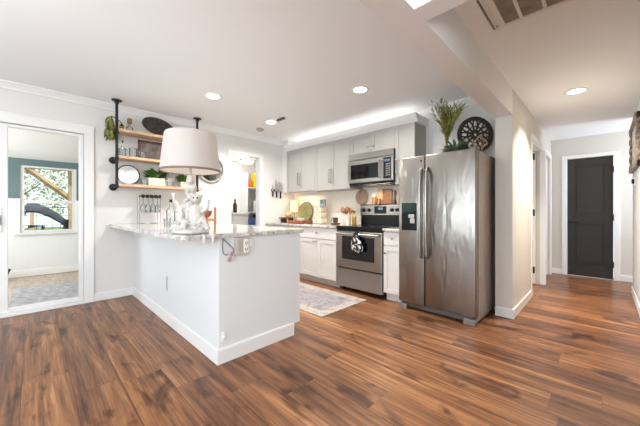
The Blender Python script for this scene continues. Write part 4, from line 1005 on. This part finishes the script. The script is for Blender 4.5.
tag(obj('brown_dish', MB().lathe([(.05, ZK), (.075, ZK + .008), (.085, ZK + .028), (.08, ZK + .03), (.05, ZK + .026)], (3.42, 3.04, 0), 20), mat('brown_glaze', (112, 74, 54), .35), smooth=True), 'shallow brown dish under the dark brown cup', 'dish')
ck = thing('utensil_crock', 'tall pale stoneware crock with brown wooden spoons beside the range', 'crock', (3.5, 2.87, ZK))
obj('crock_body', MB().lathe([(.058, ZK), (.064, ZK + .01), (.066, ZK + .15), (.070, ZK + .165), (.062, ZK + .165), (.056, ZK + .02)], (3.5, 2.87, 0), 24), mat('stoneware', (206, 194, 180), .5), ck, True)
SPN = mat('spoon_wood', (140, 98, 68), .6, var=.2, vscale=20)
for k, (dy, dx, h, lab) in enumerate(((-.055, .01, 00.245, 'brown wooden spoon leaning towards the range'), (-.015, -.02, 00.265, 'brown wooden spoon upright in the middle of the crock'), (.025, .02, 000.235, 'brown wooden spoon just left of the crock middle'), (.06, -.01, 0.255, 'brown wooden spoon leaning away from the range'))):
    t = thing('wooden_spoon', lab, 'spoon', (3.5, 2.87, ZK + .03), 'wooden spoons in the crock')
    a = Vector((3.5 + dx * .3, 2.87 + dy * .3, ZK + .026)); e = Vector((3.5 + dx, 2.87 + dy, ZK + h - .05))
    obj('spoon_handle', MB().tube([a, e], .006, 8), SPN, t, True)
    obj('spoon_bowl', MB().ball(e + Vector((0, dy * .25, .03)), (.022, .042, .050), 12), SPN, t, True)
bottle('oil_bottle', 3.55, 2.765, ZK, .036, .22, GOLD, 'golden oil bottle on the counter beside the range backguard', BLKPL, neck=.42)
sk = thing('salt_shaker', 'short white shaker in front of the golden oil bottle', 'shaker', (3.40, 2.775, ZK))
obj('shaker_body', MB().lathe([(.022, ZK), (.024, ZK + .01), (.02, ZK + .07), (.012, ZK + .085)], (3.40, 2.775, 0), 16), WHITEP, sk, True)
obj('shaker_cap', MB().lathe([(.015, ZK + .08), (.015, ZK + .095), (.006, ZK + .103)], (3.40, 2.775, 0), 14), CREAM, sk, True)
# things on the ledge of the backguard and hanging above it
ZB = 1.2255
hp = thing('skillet', 'round beige pan hanging against the backsplash under the microwave', 'pan', (3.71, 2.72, 1.25))
b = MB().lathe([(.001, 0), (.095, 0), (.118, .028), (.122, .03), (.118, .034), (.092, .008), (.001, .008)], (0, 0, 0), 32)
mtx = Matrix.Translation((3.735, 2.735, 1.345)) @ Matrix.Rotation(math.radians(-86), 4, 'Y')
b.xf(mtx); obj('pan_body', b, mat('pan_beige', (150, 128, 110), .4), hp, True)
obj('pan_handle', MB().tube([(3.715, 2.75, 1.45), (3.722, 2.775, 1.49), (3.735, 2.79, 1.53)], [.012, .012, .009], 8), mat('pan_grip', (120, 96, 80), .5), hp, True)
jr = thing('spice_jar', 'amber jar with cream lid on the backguard ledge', 'jar', (3.70, 2.50, ZB))
obj('jar_body', MB().lathe([(.034, ZB), (.036, ZB + .01), (.036, ZB + .10), (.03, ZB + .115)], (3.705, 2.50, 0), 18), mat('amber_jar', (160, 128, 88), .3), jr, True)
obj('jar_lid', MB().lathe([(.034, ZB + .112), (.034, ZB + .14), (.03, ZB + .143)], (3.705, 2.50, 0), 18), CREAM, jr, True)
bd1 = tag(obj('cutting_board', MB().box(3.722, 3.738, 2.28, 2.45, ZB, ZB + .245, .006, 2), mat('pale_board', (214, 182, 146), .5, var=.1, vscale=12, stretch=(2, 12, 2))), 'pale wooden cutting board standing on the backguard ledge', 'cutting board')
bd2 = tag(obj('cutting_board', MB().box(3.698, 3.714, 2.19, 2.35, ZB, ZB + .225, .006, 2), mat('brown_board', (124, 86, 62), .45, var=.25, vscale=10, stretch=(2, 12, 2))), 'darker brown cutting board overlapping the pale board on the ledge', 'cutting board')
mgc = thing('copper_mug', 'copper mug on the backguard ledge before the cutting boards', 'mug', (3.685, 2.33, ZB))
obj('mug_body', MB().lathe([(.022, ZB), (.026, ZB + .005), (.028, ZB + .085), (.025, ZB + .085), (.022, ZB + .01)], (3.67, 2.39, 0), 18), COPPER, mgc, True)
tag(obj('pepper_mill', MB().lathe([(.022, ZB), (.024, ZB + .02), (.014, ZB + .09), (.02, ZB + .15), (.018, ZB + .18), (.006, ZB + .20)], (3.69, 2.13, 0), 16), mat('mill_dark', (66, 44, 34), .4), smooth=True), 'dark wooden pepper mill at the refrigerator end of the backguard ledge', 'pepper mill')

# ------------------------------------------------------------------ refrigerator
FX, FY0, FY1, FZ = 3.01, .868, 1.692, 1.735
fr = thing('refrigerator', 'tall stainless side by side refrigerator with black water dispenser', 'refrigerator', (3.36, 1.28, 0))
obj('cabinet_body', MB().box(FX + .075, 3.70, FY0, FY1, .035, FZ - .012, .004, 1), FRIDGESIDE, fr)
SPL = 1.378
fd = obj('freezer_door', MB().box(FX, FX + .068, SPL + .004, FY1, .085, FZ, .012, 3), FRIDGESTEEL, fr, True)
rd = obj('fridge_door', MB().box(FX, FX + .068, FY0, SPL - .004, .085, FZ, .012, 3), FRIDGESTEEL, fr, True)
def fhandle(y): return MB().tube([(FX + .002, y, .61), (FX - .035, y, .64), (FX - .052, y, .78), (FX - .058, y, 1.1), (FX - .052, y, 1.42), (FX - .035, y, 1.56), (FX + .002, y, 1.59)], [.014, .016, .017, .017, .017, .016, .014], 12)
obj('handle', fhandle(SPL + .035), STEEL, fd, True); obj('handle', fhandle(SPL - .035), STEEL, rd, True)
dsp = obj('dispenser', MB().box(FX - .004, FX + .01, 1.468, 1.652, .905, 1.215, .004, 2), BLKPL, fd)
obj('dispenser_panel', MB().box(FX - .006, FX - .003, 1.476, 1.644, 1.11, 1.208), mat('dispenser_gloss', (30, 52, 48), .1), fd)
obj('dispenser_paddle', MB().box(FX - .012, FX - .004, 1.495, 1.565, 1.045, 1.085, .003, 1).box(FX - .012, FX - .004, 1.49, 1.545, .985, 1.04, .003, 1), mat('paddle_grey', (176, 174, 170), .4), fd)
obj('badge', MB().lathe([(.011, FX), (.011, FX - .003)], (0, 1.418, FZ - .06), 16, 'x'), BLKPL, fd)
obj('kick_grille', MB().box(FX + .03, FX + .08, FY0 + .03, FY1 - .03, .03, .08).box(FX + .02, FX + .03, FY0 + .03, FY1 - .03, .045, .055), STEELD, fr)
for y0, y1 in ((FY0 + .005, FY0 + .12), (FY1 - .10, FY1 - .005)): obj('foot', MB().box(FX + .004, FX + .085, y0, y1, 0, .06, .006, 1), mat('foot_grey', (122, 118, 114), .5), fr)
for y in (FY0 + .04, FY1 - .04): obj('hinge_cap', MB().box(FX + .02, FX + .14, y - .03, y + .03, FZ - .012, FZ + .018, .006, 2), GREY, fr)

# on top of the refrigerator
ZF = FZ - .0115
tg = thing('grass_arrangement', 'tall olive feathery grass arrangement on top of the refrigerator', 'plant', (3.32, 1.26, ZF))
obj('vase', MB().lathe([(.04, ZF), (.05, ZF + .03), (.045, ZF + .09), (.025, ZF + .12), (.03, ZF + .13)], (3.32, 1.26, 0), 18), mat('vase_brown', (110, 92, 70), .5), tg, True)
b = MB(); rnd = random.Random(11)
for k in range(52):
    a = rnd.uniform(0, 6.28); sp_ = rnd.uniform(.02, .20); hh = rnd.uniform(.30, .52)
    base = Vector((3.32, 1.26, ZF + .11)); tip = Vector((3.32 + sp_ * math.cos(a), 1.26 + sp_ * math.sin(a), ZF + .12 + hh))
    mid = base.lerp(tip, .5) + Vector((-.25 * sp_ * math.cos(a), -.25 * sp_ * math.sin(a), .02))
    b.tube([base, mid, tip], [.002, .0018, .001], 4)
    for t in range(14):
        f_ = .34 + .65 * t / 14; p = base.lerp(mid, f_ * 2) if f_ < .5 else mid.lerp(tip, f_ * 2 - 1)
        d_ = (tip - mid).normalized() + Vector((rnd.uniform(-.7, .7), rnd.uniform(-.7, .7), rnd.uniform(-.3, .3)))
        b.leaf(p, d_, rnd.uniform(.05, .09), .013, .15)
obj('grass_blades', b, GRASSG, tg)
su = thing('succulent', 'low spiky grey green plant on the refrigerator before the carved disc', 'plant', (3.28, 1.14, ZF))
obj('pot', MB().lathe([(.05, ZF), (.06, ZF + .05), (.055, ZF + .05), (.045, ZF + .04)], (3.28, 1.14, 0), 18), mat('pot_grey', (120, 118, 108), .6), su, True)
b = MB()
for k in range(120):
    a = rnd.uniform(0, 6.28); e = rnd.uniform(.15, 1.3)
    b.leaf((3.28 + .03 * math.cos(a), 1.14 + .03 * math.sin(a), ZF + .035 + .03 * rnd.random()), (math.cos(a) * math.cos(e), math.sin(a) * math.cos(e), math.sin(e)), rnd.uniform(.10, .175), .026, .12)
obj('spikes', b, SAGE, su)
# carved disc: rings, spokes and petal loops
cd_ = thing('carved_disc', 'round dark openwork carved wooden disc standing on the refrigerator', 'carving', (3.46, 1.0, ZF))
b = MB(); R_ = .200
def annulus(b, r0, r1, h0, h1, n=56):
    b.lathe([(r0, h0), (r1, h0), (r1, h1), (r0, h1), (r0, h0)], (0, 0, 0), n, cap=False)
annulus(b, .158, R_, -.012, .012); annulus(b, .018, .045, -.01, .01, 24); annulus(b, .085, .095, -.009, .009, 40)
for k in range(12):
    t = 2 * PI * k / 12
    pts = []
    for j in range(17):
        u_ = 2 * PI * j / 16; rr = .102 + .064 * math.cos(u_) ; ww = .024 * math.sin(u_) * (1 + .35 * math.cos(u_))
        pts.append((rr * math.cos(t) - ww * math.sin(t), rr * math.sin(t) + ww * math.cos(t), 0))
    b.tube(pts, .0100, 6, cap=False)
    b.tube([(.03 * math.cos(t + .26), .03 * math.sin(t + .26), 0), (.092 * math.cos(t + .26), .092 * math.sin(t + .26), 0)], .009, 6)
b.xf(Matrix.Translation((3.46, 1.005, ZF + .045 + R_)) @ Matrix.Rotation(math.radians(-43), 4, 'Z') @ Matrix.Rotation(math.radians(90), 4, 'X') @ Matrix.Rotation(PI, 4, 'Y'))
obj('openwork_disc', b, mat('ebony_wood', (46, 38, 34), .55), cd_, True, flat=40)
obj('easel_foot', MB().box(3.40, 3.52, .93, 1.07, ZF, ZF + .05, .004, 1), BROWNW, cd_)
tv = thing('lobed_trivet', 'small four lobed copper brown wreath leaning before the carved disc', 'trivet', (3.33, .925, ZF))
b = MB(); pts = []
for j in range(49):
    t = 2 * PI * j / 48; r = .062 + .013 * math.cos(4 * t); pts.append((r * math.cos(t), r * math.sin(t), 0))
b.tube(pts, .0085, 8, cap=False)
mt_ = Matrix.Translation((3.34, .925, ZF + .045 + .075)) @ Matrix.Rotation(math.radians(-43), 4, 'Z') @ Matrix.Rotation(math.radians(90), 4, 'X')
obj('wreath_ring', b.xf(mt_), mat('wreath_copper', (150, 110, 92), .5), tv, True)
b = MB(); pts = []
for j in range(25):
    t = 2 * PI * j / 24; r = .032 + .006 * math.cos(4 * t); pts.append((r * math.cos(t), r * math.sin(t), 0))
b.tube(pts, .006, 6, cap=False)
obj('inner_ring', b.xf(mt_), mat('wreath_green', (84, 86, 62), .6), tv, True)
obj('wreath_foot', MB().box(3.32, 3.36, .905, .945, ZF, ZF + .052, .003, 1), BROWNW, tv)

# ------------------------------------------------------------------ rug, hall art, switch
rgm = obj('runner_rug', MB().box(2.15, 2.96, 2.11, 4.0, 0.0005, .009, .003, 1), RUG, loc=(2.555, 3.055, .0))
tag(rgm, 'faded grey and pink runner rug on the kitchen floor before the range', 'rug')
ha = thing('wall_art', 'carved dark and blush wooden panel hung on the right hall wall', 'wall art', (5.2, -.28, 1.65))
b = MB(); ax0, ax1, az0, az1 = 4.62, 5.62, 1.62, 2.21
for q4 in ((ax0, ax1, az0, az0 + .07), (ax0, ax1, az1 - .07, az1), (ax0, ax0 + .08, az0, az1), (ax1 - .08, ax1, az0, az1)): b.box(q4[0], q4[1], -.29, -.255, q4[2], q4[3], .008, 1)
for k in range(9): b.ball((ax0 + .06 + k * .12, -.258, az0 + .035), (.05, .014, .034), 8); b.ball((ax0 + .06 + k * .12, -.258, az1 - .035), (.05, .014, .034), 8)
for k in range(5): b.ball((ax1 - .04, -.258, az0 + .06 + k * .115), (.04, .014, .05), 8)
obj('carved_frame', b, mat('carved_dark', (112, 98, 88), .6, var=.55, vscale=30), ha, True)
obj('panel', MB().box(ax0 + .07, ax1 - .07, -.29, -.272, az0 + .06, az1 - .06), mat('blush_panel', (196, 180, 168), .7, var=.25, vscale=14), ha)
th = thing('thermostat', 'small dark dial thermostat on right hall wall below the carved panel', 'thermostat', (5.37, -.29, 1.5))
obj('wall_plate', MB().box(5.33, 5.42, -.29, -.282, 1.44, 1.56, .003, 1), WHITEP, th)
obj('dial', MB().lathe([(.03, -.282), (.03, -.265), (.024, -.258), (.003, -.257)], (5.375, 0, 1.50), 20, 'y'), BLKPL, th, True)
